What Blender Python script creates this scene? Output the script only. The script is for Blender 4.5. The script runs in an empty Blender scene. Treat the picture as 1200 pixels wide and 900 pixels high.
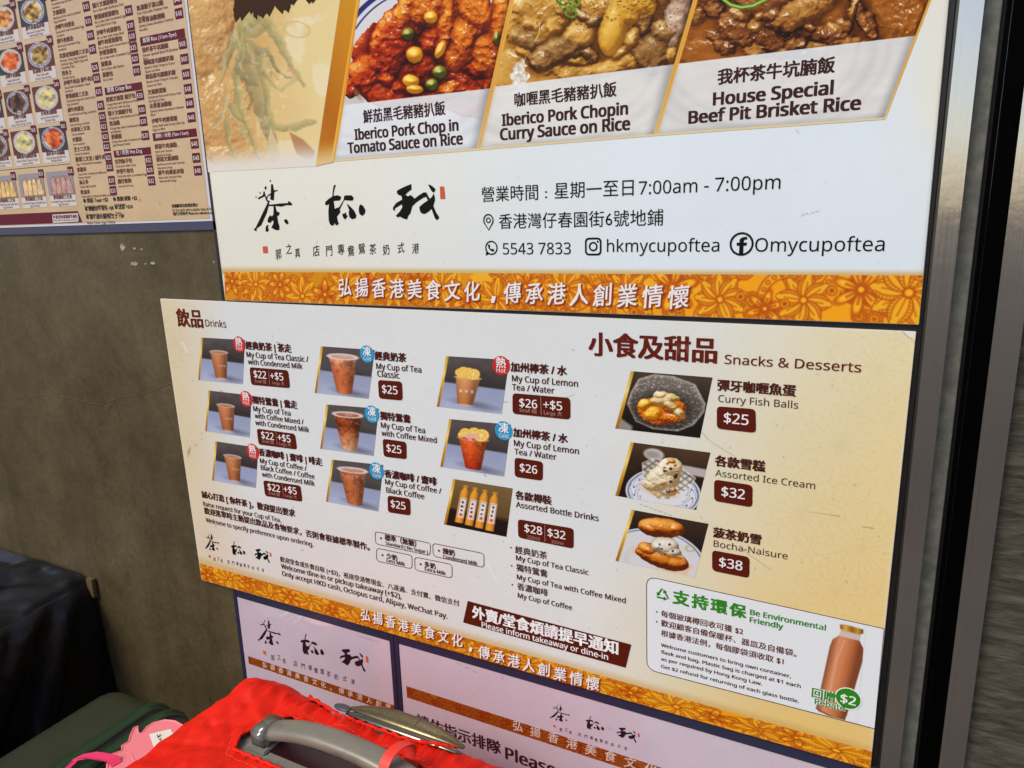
import bpy, bmesh, math, random
import numpy as np
from mathutils import Matrix, Vector
random.seed(7)
SC = bpy.context.scene
COL = SC.collection

# ------------------------------------------------------------------ camera, sky, sun, exposure
F, PITCH, YAW, ROLL = 838.194, 0.225941, -0.472107, 0.0269528
CAM = np.array([0.0, -1.0, 1.55])
def _rot(p, y, r):
    cy, sy, cp, sp, cr, sr = math.cos(y), math.sin(y), math.cos(p), math.sin(p), math.cos(r), math.sin(r)
    f = np.array([sy*cp, cy*cp, -sp]); rt = np.array([cy, -sy, 0.0]); d = np.cross(f, rt)
    return np.stack([cr*rt+sr*d, -sr*rt+cr*d, f])
R3 = _rot(PITCH, YAW, ROLL)
cam = bpy.data.objects.new('camera', bpy.data.cameras.new('camera')); COL.objects.link(cam)
M = Matrix(((R3[0][0], -R3[1][0], -R3[2][0], 0), (R3[0][1], -R3[1][1], -R3[2][1], -1.0),
            (R3[0][2], -R3[1][2], -R3[2][2], 1.55), (0, 0, 0, 1)))
cam.matrix_world = M
cam.data.sensor_width = 36; cam.data.lens = F/1200*36; cam.data.clip_start = 0.01; cam.data.clip_end = 2000
SC.camera = cam
SUN_EL, SUN_AZ = math.radians(48), math.radians(205)      # azimuth measured clockwise from +Y
w = bpy.data.worlds.new('World'); SC.world = w; w.use_nodes = True
nt = w.node_tree; bgn = nt.nodes['Background']
sky = nt.nodes.new('ShaderNodeTexSky'); sky.sky_type = 'NISHITA'; sky.sun_disc = False
sky.sun_elevation = SUN_EL; sky.sun_rotation = SUN_AZ; sky.air_density = 1.0; sky.dust_density = 2.0; sky.ozone_density = 1.0
nt.links.new(sky.outputs[0], bgn.inputs[0]); bgn.inputs[1].default_value = 0.10
sl = bpy.data.lights.new('sun', 'SUN'); sl.energy = 1.5; sl.angle = math.radians(26); sl.color = (1.0, 0.955, 0.89)
sun = bpy.data.objects.new('sun', sl); COL.objects.link(sun)
sdir = Vector((math.sin(SUN_AZ)*math.cos(SUN_EL), math.cos(SUN_AZ)*math.cos(SUN_EL), math.sin(SUN_EL)))
sun.rotation_euler = sdir.to_track_quat('Z', 'Y').to_euler(); sun.location = (0, -4, 6)
SC.view_settings.view_transform = 'Standard'; SC.view_settings.look = 'None'
SC.view_settings.gamma = 1; SC.view_settings.use_curve_mapping = False
SC.view_settings.exposure = 0.60

# ------------------------------------------------------------------ helpers
def W(px, py):
    """photo pixel -> (x, z) on the wall plane y = 0 (the prints hang there)"""
    d = R3.T @ np.array([(px-600)/F, (py-450)/F, 1.0]); s = 1.0/d[1]
    return np.array([d[0]*s, 1.55+d[2]*s])
def Wa(X, Y):
    a = (X-600)/F; b = (Y-450)/F
    dx = R3[0][0]*a+R3[1][0]*b+R3[2][0]; dy = R3[0][1]*a+R3[1][1]*b+R3[2][1]; dz = R3[0][2]*a+R3[1][2]*b+R3[2][2]
    return dx/dy, 1.55+dz/dy
def lin(c):
    c = np.asarray(c, float)/255.0
    return np.where(c <= 0.04045, c/12.92, ((c+0.055)/1.055)**2.4)
def L4(c): return tuple(float(v) for v in lin(c))+(1.0,)
def link(name, me, mat, parent=None):
    o = bpy.data.objects.new(name, me); COL.objects.link(o)
    if mat is not None:
        for m_ in (mat if isinstance(mat, (list, tuple)) else [mat]): me.materials.append(m_)
    if parent is not None:
        o.parent = parent
        o.matrix_parent_inverse = parent_mat(parent).inverted()
    return o
def parent_mat(p):
    m_ = p.matrix_basis.copy()
    if p.parent is not None: m_ = parent_mat(p.parent) @ p.matrix_parent_inverse @ m_
    return m_
def thing(name, label, cat, loc=(0, 0, 0), group=None):
    o = bpy.data.objects.new(name, None); COL.objects.link(o); o.location = loc; o.empty_display_size = 0.05
    o['label'] = label; o['category'] = cat
    if group: o['group'] = group
    return o
def tag(o, label, cat, group=None):
    o['label'] = label; o['category'] = cat
    if group: o['group'] = group
    return o
def arr_mesh(name, V, faces, smooth=False):
    me = bpy.data.meshes.new(name); me.from_pydata([tuple(v) for v in V], [], faces); me.update()
    if smooth: me.polygons.foreach_set('use_smooth', [True]*len(me.polygons))
    return me
def quad_slab(name, px, y0, y1, mat, parent, bevel=0.0):
    """a board: wall quad given by four photo pixels (TL TR BR BL), from depth y0 (back) to y1 (front)"""
    P = [W(*p) for p in px]
    V = [(p[0], y0, p[1]) for p in P]+[(p[0], y1, p[1]) for p in P]
    f = [(4, 7, 6, 5), (0, 1, 2, 3), (0, 4, 5, 1), (1, 5, 6, 2), (2, 6, 7, 3), (3, 7, 4, 0)]
    me = arr_mesh(name, V, f)
    if bevel:
        bm = bmesh.new(); bm.from_mesh(me); bmesh.ops.bevel(bm, geom=bm.edges[:], offset=bevel, segments=2, affect='EDGES'); bm.to_mesh(me); bm.free()
    return link(name, me, mat, parent)
def box_bm(bm, x0, x1, y0, y1, z0, z1, bev=0.0, seg=2):
    r = bmesh.ops.create_cube(bm, size=1.0)
    for v in r['verts']:
        v.co = ((x0+x1)/2+v.co.x*(x1-x0), (y0+y1)/2+v.co.y*(y1-y0), (z0+z1)/2+v.co.z*(z1-z0))
    if bev:
        es = list({e for v in r['verts'] for e in v.link_edges})
        bmesh.ops.bevel(bm, geom=es, offset=bev, segments=seg, affect='EDGES')
def bm_obj(name, bm, mat, parent=None, smooth=False, auto=None):
    me = bpy.data.meshes.new(name); bm.normal_update(); bm.to_mesh(me); bm.free()
    if smooth: me.polygons.foreach_set('use_smooth', [True]*len(me.polygons))
    return link(name, me, mat, parent)
def box(name, x0, x1, y0, y1, z0, z1, mat, parent=None, bev=0.0, seg=2):
    bm = bmesh.new(); box_bm(bm, x0, x1, y0, y1, z0, z1, bev, seg); return bm_obj(name, bm, mat, parent)
def tube_mesh(name, pts, rad, n=8):
    """tube along points; rad may be a number or list"""
    pts = [Vector(p) for p in pts]; N = len(pts)
    if not hasattr(rad, '__len__'): rad = [rad]*N
    V, Fc = [], []
    up = Vector((0.13, 0.31, 0.94))
    for i, p in enumerate(pts):
        t = (pts[min(i+1, N-1)]-pts[max(i-1, 0)]).normalized()
        a = t.cross(up).normalized(); b = t.cross(a).normalized()
        for k in range(n):
            an = 2*math.pi*k/n; V.append(p+rad[i]*(math.cos(an)*a+math.sin(an)*b))
    for i in range(N-1):
        for k in range(n): Fc.append((i*n+k, i*n+(k+1) % n, (i+1)*n+(k+1) % n, (i+1)*n+k))
    Fc.append(tuple(range(n))[::-1]); Fc.append(tuple((N-1)*n+k for k in range(n)))
    return arr_mesh(name, V, Fc, True)

# ------------------------------------------------------------------ materials
def mat(name, col, rough=0.5, metal=0.0, spec=0.5, coat=0.0, coat_rough=0.05):
    m = bpy.data.materials.new(name); m.use_nodes = True; b = m.node_tree.nodes['Principled BSDF']
    b.inputs['Base Color'].default_value = L4(col) if max(col) > 1.0 else (*col, 1)
    b.inputs['Roughness'].default_value = rough; b.inputs['Metallic'].default_value = metal
    b.inputs['Specular IOR Level'].default_value = spec; b.inputs['Coat Weight'].default_value = coat
    b.inputs['Coat Roughness'].default_value = coat_rough
    return m
def nodes_of(m): return m.node_tree.nodes, m.node_tree.links, m.node_tree.nodes['Principled BSDF']
def add_noise(m, stops, scale=5, detail=6, stretch=(1, 1, 1), bump=0.0, bump_scale=None, bump_dist=0.01, rough_var=None, distort=0.0):
    n, l, b = nodes_of(m)
    tc = n.new('ShaderNodeTexCoord'); mp = n.new('ShaderNodeMapping'); mp.inputs['Scale'].default_value = stretch
    l.new(tc.outputs['Object'], mp.inputs['Vector'])
    nz = n.new('ShaderNodeTexNoise'); nz.inputs['Scale'].default_value = scale; nz.inputs['Detail'].default_value = detail
    nz.inputs['Roughness'].default_value = 0.6; nz.inputs['Distortion'].default_value = distort
    l.new(mp.outputs[0], nz.inputs['Vector'])
    if stops:
        cr = n.new('ShaderNodeValToRGB'); el = cr.color_ramp.elements
        while len(el) < len(stops): el.new(0.5)
        for e, (p, c) in zip(el, stops): e.position = p; e.color = L4(c)
        l.new(nz.outputs['Fac'], cr.inputs['Fac']); l.new(cr.outputs['Color'], b.inputs['Base Color'])
    if rough_var:
        mr = n.new('ShaderNodeMapRange'); mr.inputs['To Min'].default_value = rough_var[0]; mr.inputs['To Max'].default_value = rough_var[1]
        l.new(nz.outputs['Fac'], mr.inputs['Value']); l.new(mr.outputs[0], b.inputs['Roughness'])
    if bump:
        nb = nz
        if bump_scale:
            nb = n.new('ShaderNodeTexNoise'); nb.inputs['Scale'].default_value = bump_scale; nb.inputs['Detail'].default_value = 8
            l.new(mp.outputs[0], nb.inputs['Vector'])
        bp = n.new('ShaderNodeBump'); bp.inputs['Strength'].default_value = bump; bp.inputs['Distance'].default_value = bump_dist
        l.new(nb.outputs['Fac'], bp.inputs['Height']); l.new(bp.outputs[0], b.inputs['Normal'])
    return m
def print_mat(name, spec=0.4, rough=0.35, coat=0.0, coat_rough=0.06):
    """printed sheet: ink colours from the mesh's own colour attribute"""
    m = mat(name, (200, 200, 200), rough, 0, spec, coat, coat_rough); n, l, b = nodes_of(m)
    a = n.new('ShaderNodeAttribute'); a.attribute_name = 'ink'; l.new(a.outputs['Color'], b.inputs['Base Color'])
    return m
M_PRINT = print_mat('printed_card', 0.15, 0.42)
M_PHOTO = print_mat('printed_picture', 0.12, 0.4)
M_PRINT_LAM = print_mat('printed_laminate', 0.4, 0.3, 0.3, 0.08)
M_PRINT_GLOSS = print_mat('printed_behind_acrylic', 0.5, 0.3, 1.0, 0.05)
nodes_of(M_PRINT_GLOSS)[2].inputs['Coat IOR'].default_value = 2.3
def ripple(m, scale, strength, dist):
    n, l, b = nodes_of(m); tc = n.new('ShaderNodeTexCoord'); z = n.new('ShaderNodeTexNoise'); z.inputs['Scale'].default_value = scale; z.inputs['Detail'].default_value = 3
    l.new(tc.outputs['Object'], z.inputs['Vector']); bp = n.new('ShaderNodeBump'); bp.inputs['Strength'].default_value = strength; bp.inputs['Distance'].default_value = dist
    l.new(z.outputs['Fac'], bp.inputs['Height']); l.new(bp.outputs[0], b.inputs['Coat Normal']); l.new(bp.outputs[0], b.inputs['Normal'])
ripple(M_PRINT_LAM, 9, .12, .006); ripple(M_PRINT_GLOSS, 7, .12, .008)
def ink(name, c, spec=0.12, rough=0.42): return mat('ink_'+name, c, rough, 0, spec)
I_DK = ink('dark_brown', (58, 30, 26)); I_BR = ink('maroon', (98, 28, 16)); I_BLACK = ink('black', (14, 13, 13))
I_TAG = ink('tag_brown', (86, 26, 12)); I_WHITE = ink('white', (232, 228, 226)); I_PALE = ink('pale_pink', (170, 130, 120))
I_GREEN = ink('green', (44, 128, 22)); I_RED = ink('red', (196, 40, 40)); I_BLUE = ink('blue', (48, 146, 190)); I_SEAL = ink('seal', (205, 88, 62))
I_GREY = ink('grey_brown', (86, 62, 56)); I_MENU = ink('menu_maroon', (98, 26, 44)); I_MTXT = ink('menu_text', (112, 62, 58)); I_MTXT2 = ink('menu_black', (50, 46, 40))
I_SLOGSH = ink('slogan_shadow', (150, 62, 12))

# ------------------------------------------------------------------ tiny numpy painter (the printed pictures)
def hash2(ix, iy, seed):
    h = np.sin(ix*127.1+iy*311.7+seed*74.7)*43758.5453
    return h-np.floor(h)
def vnoise(X, Y, seed=0):
    ix, iy = np.floor(X), np.floor(Y); fx, fy = X-ix, Y-iy
    fx = fx*fx*(3-2*fx); fy = fy*fy*(3-2*fy)
    a, b, c, d = hash2(ix, iy, seed), hash2(ix+1, iy, seed), hash2(ix, iy+1, seed), hash2(ix+1, iy+1, seed)
    return (a*(1-fx)+b*fx)*(1-fy)+(c*(1-fx)+d*fx)*fy
def fbm(X, Y, sc, seed=0, oct=4, rough=0.5):
    s = 0; amp = 1; t = 0; X = X/sc; Y = Y/sc
    for o in range(oct):
        s = s+amp*vnoise(X, Y, seed+o*3.3); t += amp; amp *= rough; X = X*2.03+5.1; Y = Y*2.01-3.7
    return s/t
def sst(a, b, x): t = np.clip((x-a)/(b-a), 0, 1); return t*t*(3-2*t)
def ell(X, Y, cx, cy, rx, ry, rot=0.0):
    c, s = math.cos(rot), math.sin(rot); dx, dy = X-cx, Y-cy
    u, v = (dx*c+dy*s)/rx, (-dx*s+dy*c)/ry
    return (np.sqrt(u*u+v*v)-1)*min(rx, ry)
def seg_d(X, Y, a, b):
    ax, ay = a; bx, by = b; dx, dy = bx-ax, by-ay; l2 = dx*dx+dy*dy+1e-12
    t = np.clip(((X-ax)*dx+(Y-ay)*dy)/l2, 0, 1); return np.hypot(X-ax-t*dx, Y-ay-t*dy), t
def poly_d(X, Y, P):
    d = np.full(X.shape, 1e9); ins = np.zeros(X.shape, bool); n = len(P)
    for i in range(n):
        a, b = P[i], P[(i+1) % n]; dd, _ = seg_d(X, Y, a, b); d = np.minimum(d, dd)
        if a[1] != b[1]:
            cond = (a[1] > Y) != (b[1] > Y); ins ^= cond & (X < (b[0]-a[0])*(Y-a[1])/(b[1]-a[1])+a[0])
    return np.where(ins, -d, d)
def path_d(X, Y, P):
    d = np.full(X.shape, 1e9)
    for a, b in zip(P[:-1], P[1:]): d = np.minimum(d, seg_d(X, Y, a, b)[0])
    return d
def put(img, d, col, aa=0.7, alpha=1.0):
    m = np.clip(0.5-d/aa, 0, 1)*alpha
    return img*(1-m[..., None])+np.asarray(col, float)*m[..., None] if np.ndim(col) == 1 else img*(1-m[..., None])+col*m[..., None]
def ramp(t, stops):
    t = np.clip(t, 0, 1); xs = np.linspace(0, 1, len(stops)); a = np.array(stops, float)
    return np.stack([np.interp(t, xs, a[:, k]) for k in range(3)], -1)
def food(X, Y, blobs, ramps, bump=3.0, bscale=6.0, seed=1, gloss=0.8, spec_col=(255, 240, 215), L=(-0.45, -0.6, 0.66), step=1.0):
    """light a heap of rounded morsels photographed from above: blobs (cx, cy, rx, ry, rot, h, ramp index)"""
    H = np.zeros(X.shape); lab = np.full(X.shape, -1)
    wob = (fbm(X, Y, bscale*1.6, seed+9)-0.5)*0.55
    for cx, cy, rx, ry, rot, h, k in blobs:
        c, s = math.cos(rot), math.sin(rot); dx, dy = X-cx, Y-cy
        q = np.hypot((dx*c+dy*s)/rx, (-dx*s+dy*c)/ry)+wob*0.5
        hh = h*np.sqrt(np.clip(1-q*q, 0, None))+np.where(q < 1, h*0.15, 0)
        up = hh > H; H = np.where(up, hh, H); lab = np.where(up & (q < 1), k, lab)
    Hn = H+bump*(fbm(X, Y, bscale, seed, 5, 0.6)-0.5)*2
    gy, gx = np.gradient(Hn); gx /= step; gy /= step
    nz = 1/np.sqrt(gx*gx+gy*gy+1); dif = np.clip((-gx*L[0]-gy*L[1]+L[2])*nz, 0, 1)
    hl = np.clip((-gx*L[0]*.5-gy*L[1]*.7+.9)*nz, 0, 1)
    sp = np.clip((hl-0.972)/0.026, 0, 1)**2*gloss*sst(.47, .56, fbm(X, Y, bscale*.7, seed+4))
    img = np.zeros(X.shape+(3,))
    tone = np.clip(dif*0.92+0.42*(fbm(X, Y, bscale*2.2, seed+2)-0.5)+0.16*(fbm(X, Y, bscale*.35, seed+6)-0.5), 0, 1)
    ao = np.clip(Hn/(np.max(H)*0.45+1e-6), 0, 1)
    def blur(A, r):
        for ax in (0, 1):
            P_ = np.pad(A, [(r+1, r) if k == ax else (0, 0) for k in (0, 1)], mode='edge'); c_ = np.cumsum(P_, axis=ax); n_ = A.shape[ax]
            A = (np.take(c_, range(2*r+1, 2*r+1+n_), axis=ax)-np.take(c_, range(0, n_), axis=ax))/(2*r+1)
        return A
    rb_ = max(2, int(bscale*.9)); crev = np.clip(.62+(H-blur(blur(H, rb_), rb_))/(np.max(H)*.30+1e-6), 0, 1.12)
    tone = tone*(0.62+0.38*ao)*(.30+.70*crev)*1.06
    for k, r in enumerate(ramps): img = np.where((lab == k)[..., None], ramp(tone, r), img)
    img = img*(1-sp[..., None])+np.array(spec_col)*sp[..., None]
    return img, lab >= 0
def food2(X, Y, blobs, ramps, seed=1, warp=5.0, wsc=14.0, tex=2.2, tsc=5.0, step=1.0, spec=1.0, L=(-0.40, -0.62, 0.62), spec_col=(255, 244, 222)):
    """a heap of food photographed from above: warped morsels (cx, cy, rx, ry, rot, h, ramp) with fibres, glaze and shade in the gaps"""
    def nz(sc, s, o=4, r=.55): return fbm(X, Y, sc, s, o, r)
    wx, wy = X+2*warp*(nz(wsc, seed)-.5)+warp*(nz(wsc*.35, seed+2, 3)-.5), Y+2*warp*(nz(wsc, seed+5)-.5)+warp*(nz(wsc*.35, seed+7, 3)-.5)
    H = np.zeros(X.shape); lab = np.full(X.shape, -1); bid = np.zeros(X.shape)
    for i, (cx, cy, rx, ry, rot, h, k) in enumerate(blobs):
        wf = 1.0 if h < 40 else .25
        px_, py_ = X+(wx-X)*wf, Y+(wy-Y)*wf
        c, s = math.cos(rot), math.sin(rot); dx, dy = px_-cx, py_-cy
        q = np.hypot((dx*c+dy*s)/rx, (-dx*s+dy*c)/ry)
        hh = np.where(q < 1, h*(.35+.65*np.sqrt(np.clip(1-q**2.4, 0, None))), 0)
        up = hh > H; H = np.where(up, hh, H); lab = np.where(up & (q < 1), k, lab); bid = np.where(up & (q < 1), i, bid)
    def blur(A, r):
        for ax in (0, 1):
            P_ = np.pad(A, [(r+1, r) if k == ax else (0, 0) for k in (0, 1)], mode='edge'); c_ = np.cumsum(P_, axis=ax); n_ = A.shape[ax]
            A = (np.take(c_, range(2*r+1, 2*r+1+n_), axis=ax)-np.take(c_, range(0, n_), axis=ax))/(2*r+1)
        return A
    r1 = max(1, int(round(1.2/step))); Hs = blur(H, r1)
    rid = 1-np.abs(2*nz(tsc*2.6, seed+11, 3, .45)-1); fine = nz(tsc*1.3, seed+13, 3, .45); an = bid*2.399
    fib = fbm((X*np.cos(an)+Y*np.sin(an))*.35, -X*np.sin(an)+Y*np.cos(an), tsc*1.1, seed+17, 2)
    hb = np.array([r[5] for r in blobs])[bid.astype(int)]; small = np.where(hb >= 40, .12, np.where(hb < 10, .38, 1.0)); small = blur(small, r1)
    Hn = Hs+tex*small*(1.6*(rid-.6)+1.0*(fine-.5)+.9*(fib-.5))
    gy, gx = np.gradient(Hn); gx = gx/step; gy = gy/step
    n = 1/np.sqrt(gx*gx+gy*gy+1); dif = np.clip((-gx*L[0]-gy*L[1]+L[2])*n, 0, 1)
    R = max(2, int(round(7/step))); occ = np.clip(.66+(Hs-blur(blur(H, R), R))/14., .10, 1.15)
    col_t = np.clip((.16+.90*dif)*occ+.34*(nz(tsc*4, seed+19)-.5)+.20*(fine-.5)*small, 0, 1)
    img = np.zeros(X.shape+(3,))
    for k, r in enumerate(ramps): img = np.where((lab == k)[..., None], ramp(col_t, r), img)
    # wet highlights: two soft lamps mirrored in the glaze, broken up by the relief
    sp = 0
    for (lx, ly, wd) in ((-.45, -.65, .016), (.30, -.55, .010)):
        hv = np.array((lx, ly, 1.75)); hv = hv/np.linalg.norm(hv); d = np.clip((-gx*hv[0]-gy*hv[1]+hv[2])*n, 0, 1)
        sp = sp+np.exp(-(1-d)/wd)
    brk = sst(.46, .60, nz(tsc*.8, seed+23, 3))*(.35+.65*sst(.42, .62, nz(tsc*4.5, seed+29, 2))); sp = np.clip(sp*brk*spec*np.clip(occ, 0, 1), 0, .95)
    img = img*(1-sp[..., None])+np.array(spec_col)*sp[..., None]
    return img, lab >= 0
def sheet(name, px, nu, nv, y, paint, parent, material, uv=False):
    """a printed picture: fine flat sheet over the wall quad TL TR BR BL; paint(X, Y, U, V) gives 0..255 ink colours"""
    u = np.linspace(0, 1, nu); v = np.linspace(0, 1, nv); U, V = np.meshgrid(u, v)
    P = [W(*p) for p in px]
    w00, w10, w11, w01 = [np.array(p) for p in P]
    wx = (1-U)*(1-V)*w00[0]+U*(1-V)*w10[0]+U*V*w11[0]+(1-U)*V*w01[0]
    wz = (1-U)*(1-V)*w00[1]+U*(1-V)*w10[1]+U*V*w11[1]+(1-U)*V*w01[1]
    # where each point of the sheet lies in the reference layout
    d = np.stack([wx-CAM[0], np.full(wx.shape, -CAM[1]), wz-CAM[2]], -1) @ R3.T
    X = 600+F*d[..., 0]/d[..., 2]; Y = 450+F*d[..., 1]/d[..., 2]
    img = np.clip(paint(X, Y, U, V), 0, 255)
    n = nu*nv
    co = np.stack([wx.ravel(), np.full(n, y), wz.ravel()], -1)
    i = (np.arange(nv-1)[:, None]*nu+np.arange(nu-1)[None]).ravel()
    fc = np.stack([i, i+nu, i+nu+1, i+1], -1)
    me = bpy.data.meshes.new(name); me.vertices.add(n); me.vertices.foreach_set('co', co.ravel())
    me.loops.add(fc.size); me.loops.foreach_set('vertex_index', fc.ravel().astype(np.int32))
    me.polygons.add(len(fc)); me.polygons.foreach_set('loop_start', (np.arange(len(fc))*4).astype(np.int32))
    me.update(calc_edges=True); me.validate()
    ca = me.color_attributes.new('ink', 'FLOAT_COLOR', 'POINT')
    rgba = np.concatenate([lin(img).reshape(n, 3), np.ones((n, 1))], 1)
    ca.data.foreach_set('color', rgba.ravel().astype(np.float32))
    return link(name, me, material, parent)

# ------------------------------------------------------------------ lettering: collected first, turned into meshes together at the end
def bundled_sans():
    # the plain sans that ships inside Blender for its own interface; the built-in face stays as the fallback
    try:
        import os
        p = os.path.join(bpy.utils.system_resource('DATAFILES', path='fonts'), 'NotoSansMath-Regular.woff2')
        return bpy.data.fonts.load(p)
    except Exception:
        return None
SANS = bundled_sans()
JOBS = []      # each: dict(name, parent, mat, y, runs=[(string, p0, p1, opts)])
def cjk(s): return any(ord(c) > 0x2E7F for c in s)
def letters(name, parent, material, y, *runs, **common):
    """runs: (string, (px,py) baseline left, (px,py) baseline right[, options])"""
    JOBS.append(dict(name=name, parent=parent, mat=material, y=y, runs=[(r[0], r[1], r[2], {**common, **(r[3] if len(r) > 3 else {})}) for r in runs]))
def flush_letters():
    strs = {}
    def need(s):
        if s not in strs:
            c = bpy.data.curves.new('lettering', 'FONT'); c.body = s; c.resolution_u = 2; c.size = 1.0
            if SANS and all(32 <= ord(q) < 127 for q in s): c.font = SANS
            o = bpy.data.objects.new('lettering', c); COL.objects.link(o); strs[s] = o
    for j in JOBS:
        for s, p0, p1, o in j['runs']:
            if o.get('kai'):
                for ch in s:
                    if ch.strip(): need(ch)
            else: need(s)
    bpy.context.view_layer.update(); dg = bpy.context.evaluated_depsgraph_get()
    data = {}
    for s, o in strs.items():
        me = bpy.data.meshes.new_from_object(o.evaluated_get(dg))
        n = len(me.vertices); co = np.zeros(n*3); me.vertices.foreach_get('co', co); co = co.reshape(n, 3)[:, :2]
        nl = len(me.loops); li = np.zeros(nl, np.int32); me.loops.foreach_get('vertex_index', li)
        np_ = len(me.polygons); st = np.zeros(np_, np.int32); me.polygons.foreach_get('loop_start', st)
        to = np.zeros(np_, np.int32); me.polygons.foreach_get('loop_total', to)
        data[s] = (co, li, to); bpy.data.meshes.remove(me)
    for o in list(strs.values()):
        c = o.data; bpy.data.objects.remove(o); bpy.data.curves.remove(c)
    for j in JOBS:
        CO, LI, TO = [], [], []; base = 0
        def add(co2, li, to, y):
            nonlocal base
            n = len(co2)
            CO.append(np.stack([co2[:, 0], np.full(n, y), co2[:, 1]], -1)); LI.append(li+base); TO.append(to); base += n
        for s, p0, p1, o in j['runs']:
            if o.get('metric'): a, b = np.array(p0), np.array(p1)
            else: a, b = W(*p0), W(*p1)
            z = (a[1]+b[1])/2; zl, zr = (z, z)
            if o.get('slope'): zl, zr = a[1], b[1]
            bold = o.get('bold', 0.0); asp = o.get('asp', 1.0); ox, oz = o.get('shift', (0, 0))
            offs = [(0, 0)] if not bold else [(-bold, -bold*.5), (bold, -bold*.5), (-bold, bold*.5), (bold, bold*.5), (0, 0)]
            if o.get('kai'):
                chs = [c for c in s]; n = len(chs); wd = (b[0]-a[0]); pitch = wd/(n-1+0.9)
                for i, ch in enumerate(chs):
                    if ch not in data: continue
                    co, li, to = data[ch]; k = o.get('fill', 0.92)*pitch
                    q = co-np.array([0.5, 0.36]); q = np.stack([q[:, 0]*0.93+q[:, 1]*0.06, q[:, 1]*asp+q[:, 0]*0.13], -1)
                    cx = a[0]+pitch*(i+0.45); t = (cx-a[0])/wd
                    for bi, (dx, dz) in enumerate(offs):
                        add(np.stack([cx+(q[:, 0]+dx)*k+ox, zl+(zr-zl)*t+(q[:, 1]+0.42+dz)*k+oz], -1), li, to, j['y']-bi*1.5e-5)
                continue
            co, li, to = data[s]
            if not len(co): continue
            x0, x1 = co[:, 0].min(), co[:, 0].max(); k = (b[0]-a[0])/(x1-x0); kz = k*asp
            if SANS and all(32 <= ord(q) < 127 for q in s): bold *= .72; offs = offs if not bold else [(-bold, -bold*.4), (bold, -bold*.4), (-bold, bold*.4), (bold, bold*.4), (0, 0)]
            if o.get('capz'): kz = o['capz']
            drop = 0.075 if cjk(s) else 0.0
            for bi, (dx, dz) in enumerate(offs):
                X = a[0]+(co[:, 0]-x0+dx)*k; t = (X-a[0])/(b[0]-a[0])
                add(np.stack([X+ox, zl+(zr-zl)*t+(co[:, 1]+drop+dz)*kz+oz], -1), li, to, j['y']-bi*1.5e-5)
        if not CO: continue
        CO = np.concatenate(CO); LI = np.concatenate(LI); TO = np.concatenate(TO)
        me = bpy.data.meshes.new(j['name']); me.vertices.add(len(CO)); me.vertices.foreach_set('co', CO.ravel())
        me.loops.add(len(LI)); me.loops.foreach_set('vertex_index', LI.astype(np.int32))
        me.polygons.add(len(TO)); me.polygons.foreach_set('loop_start', np.concatenate([[0], np.cumsum(TO)[:-1]]).astype(np.int32))
        me.update(calc_edges=True)
        link(j['name'], me, j['mat'], j['parent'])
def flat_polys(name, polys, y, material, parent):
    """flat printed shapes given as lists of (x, z) on the wall"""
    bm = bmesh.new()
    for P in polys:
        vs = [bm.verts.new((p[0], y, p[1])) for p in P]
        f = bm.faces.new(vs)
    bm.normal_update()
    for f in bm.faces:
        if f.normal.y > 0: f.normal_flip()
    bmesh.ops.triangulate(bm, faces=bm.faces[:], ngon_method='EAR_CLIP')
    return bm_obj(name, bm, material, parent)
def pxp(P): return [W(*p) for p in P]
def rrect(px, r=0.25, n=5):
    """rounded quad: corner photo pixels -> wall polygon"""
    P = [W(*p) for p in px]; out = []
    for i in range(4):
        p, a, b = P[i], P[i-1], P[(i+1) % 4]
        rr = r*min(np.linalg.norm(a-p), np.linalg.norm(b-p), np.linalg.norm(P[0]-P[3]))
        ea, eb = (a-p)/np.linalg.norm(a-p), (b-p)/np.linalg.norm(b-p)
        for k in range(n+1):
            t = k/n; q0, q2 = p+ea*rr, p+eb*rr
            out.append((1-t)**2*q0+2*t*(1-t)*p+t*t*q2)
    return out
def circle(cx, cz, r, n=28): return [np.array([cx+r*math.cos(2*math.pi*k/n), cz+r*math.sin(2*math.pi*k/n)]) for k in range(n)]
def ring_polys(out, inn):
    n = len(out); return [[out[i], out[(i+1) % n], inn[(i+1) % n], inn[i]] for i in range(n)]
def outline(P, t):
    """closed line of thickness t along a closed wall polygon"""
    P = [np.array(p) for p in P]; c = sum(P)/len(P); n = len(P); inn = []
    for i in range(n):
        d = P[(i+1) % n]-P[i-1]; nn = np.array([d[1], -d[0]]); nn = nn/(np.linalg.norm(nn)+1e-9)
        if np.dot(nn, c-P[i]) < 0: nn = -nn
        inn.append(P[i]+nn*t)
    return ring_polys(P, inn)
def stroke(P, t, closed=False):
    P = [np.array(p, float) for p in P]; out = []
    for a, b in zip(P[:-1], P[1:]):
        d = (b-a)/(np.linalg.norm(b-a)+1e-9); nn = np.array([-d[1], d[0]])*t/2; e = d*t*0.3
        out.append([a+nn-e, a-nn-e, b-nn+e, b+nn+e])
    return out

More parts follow.
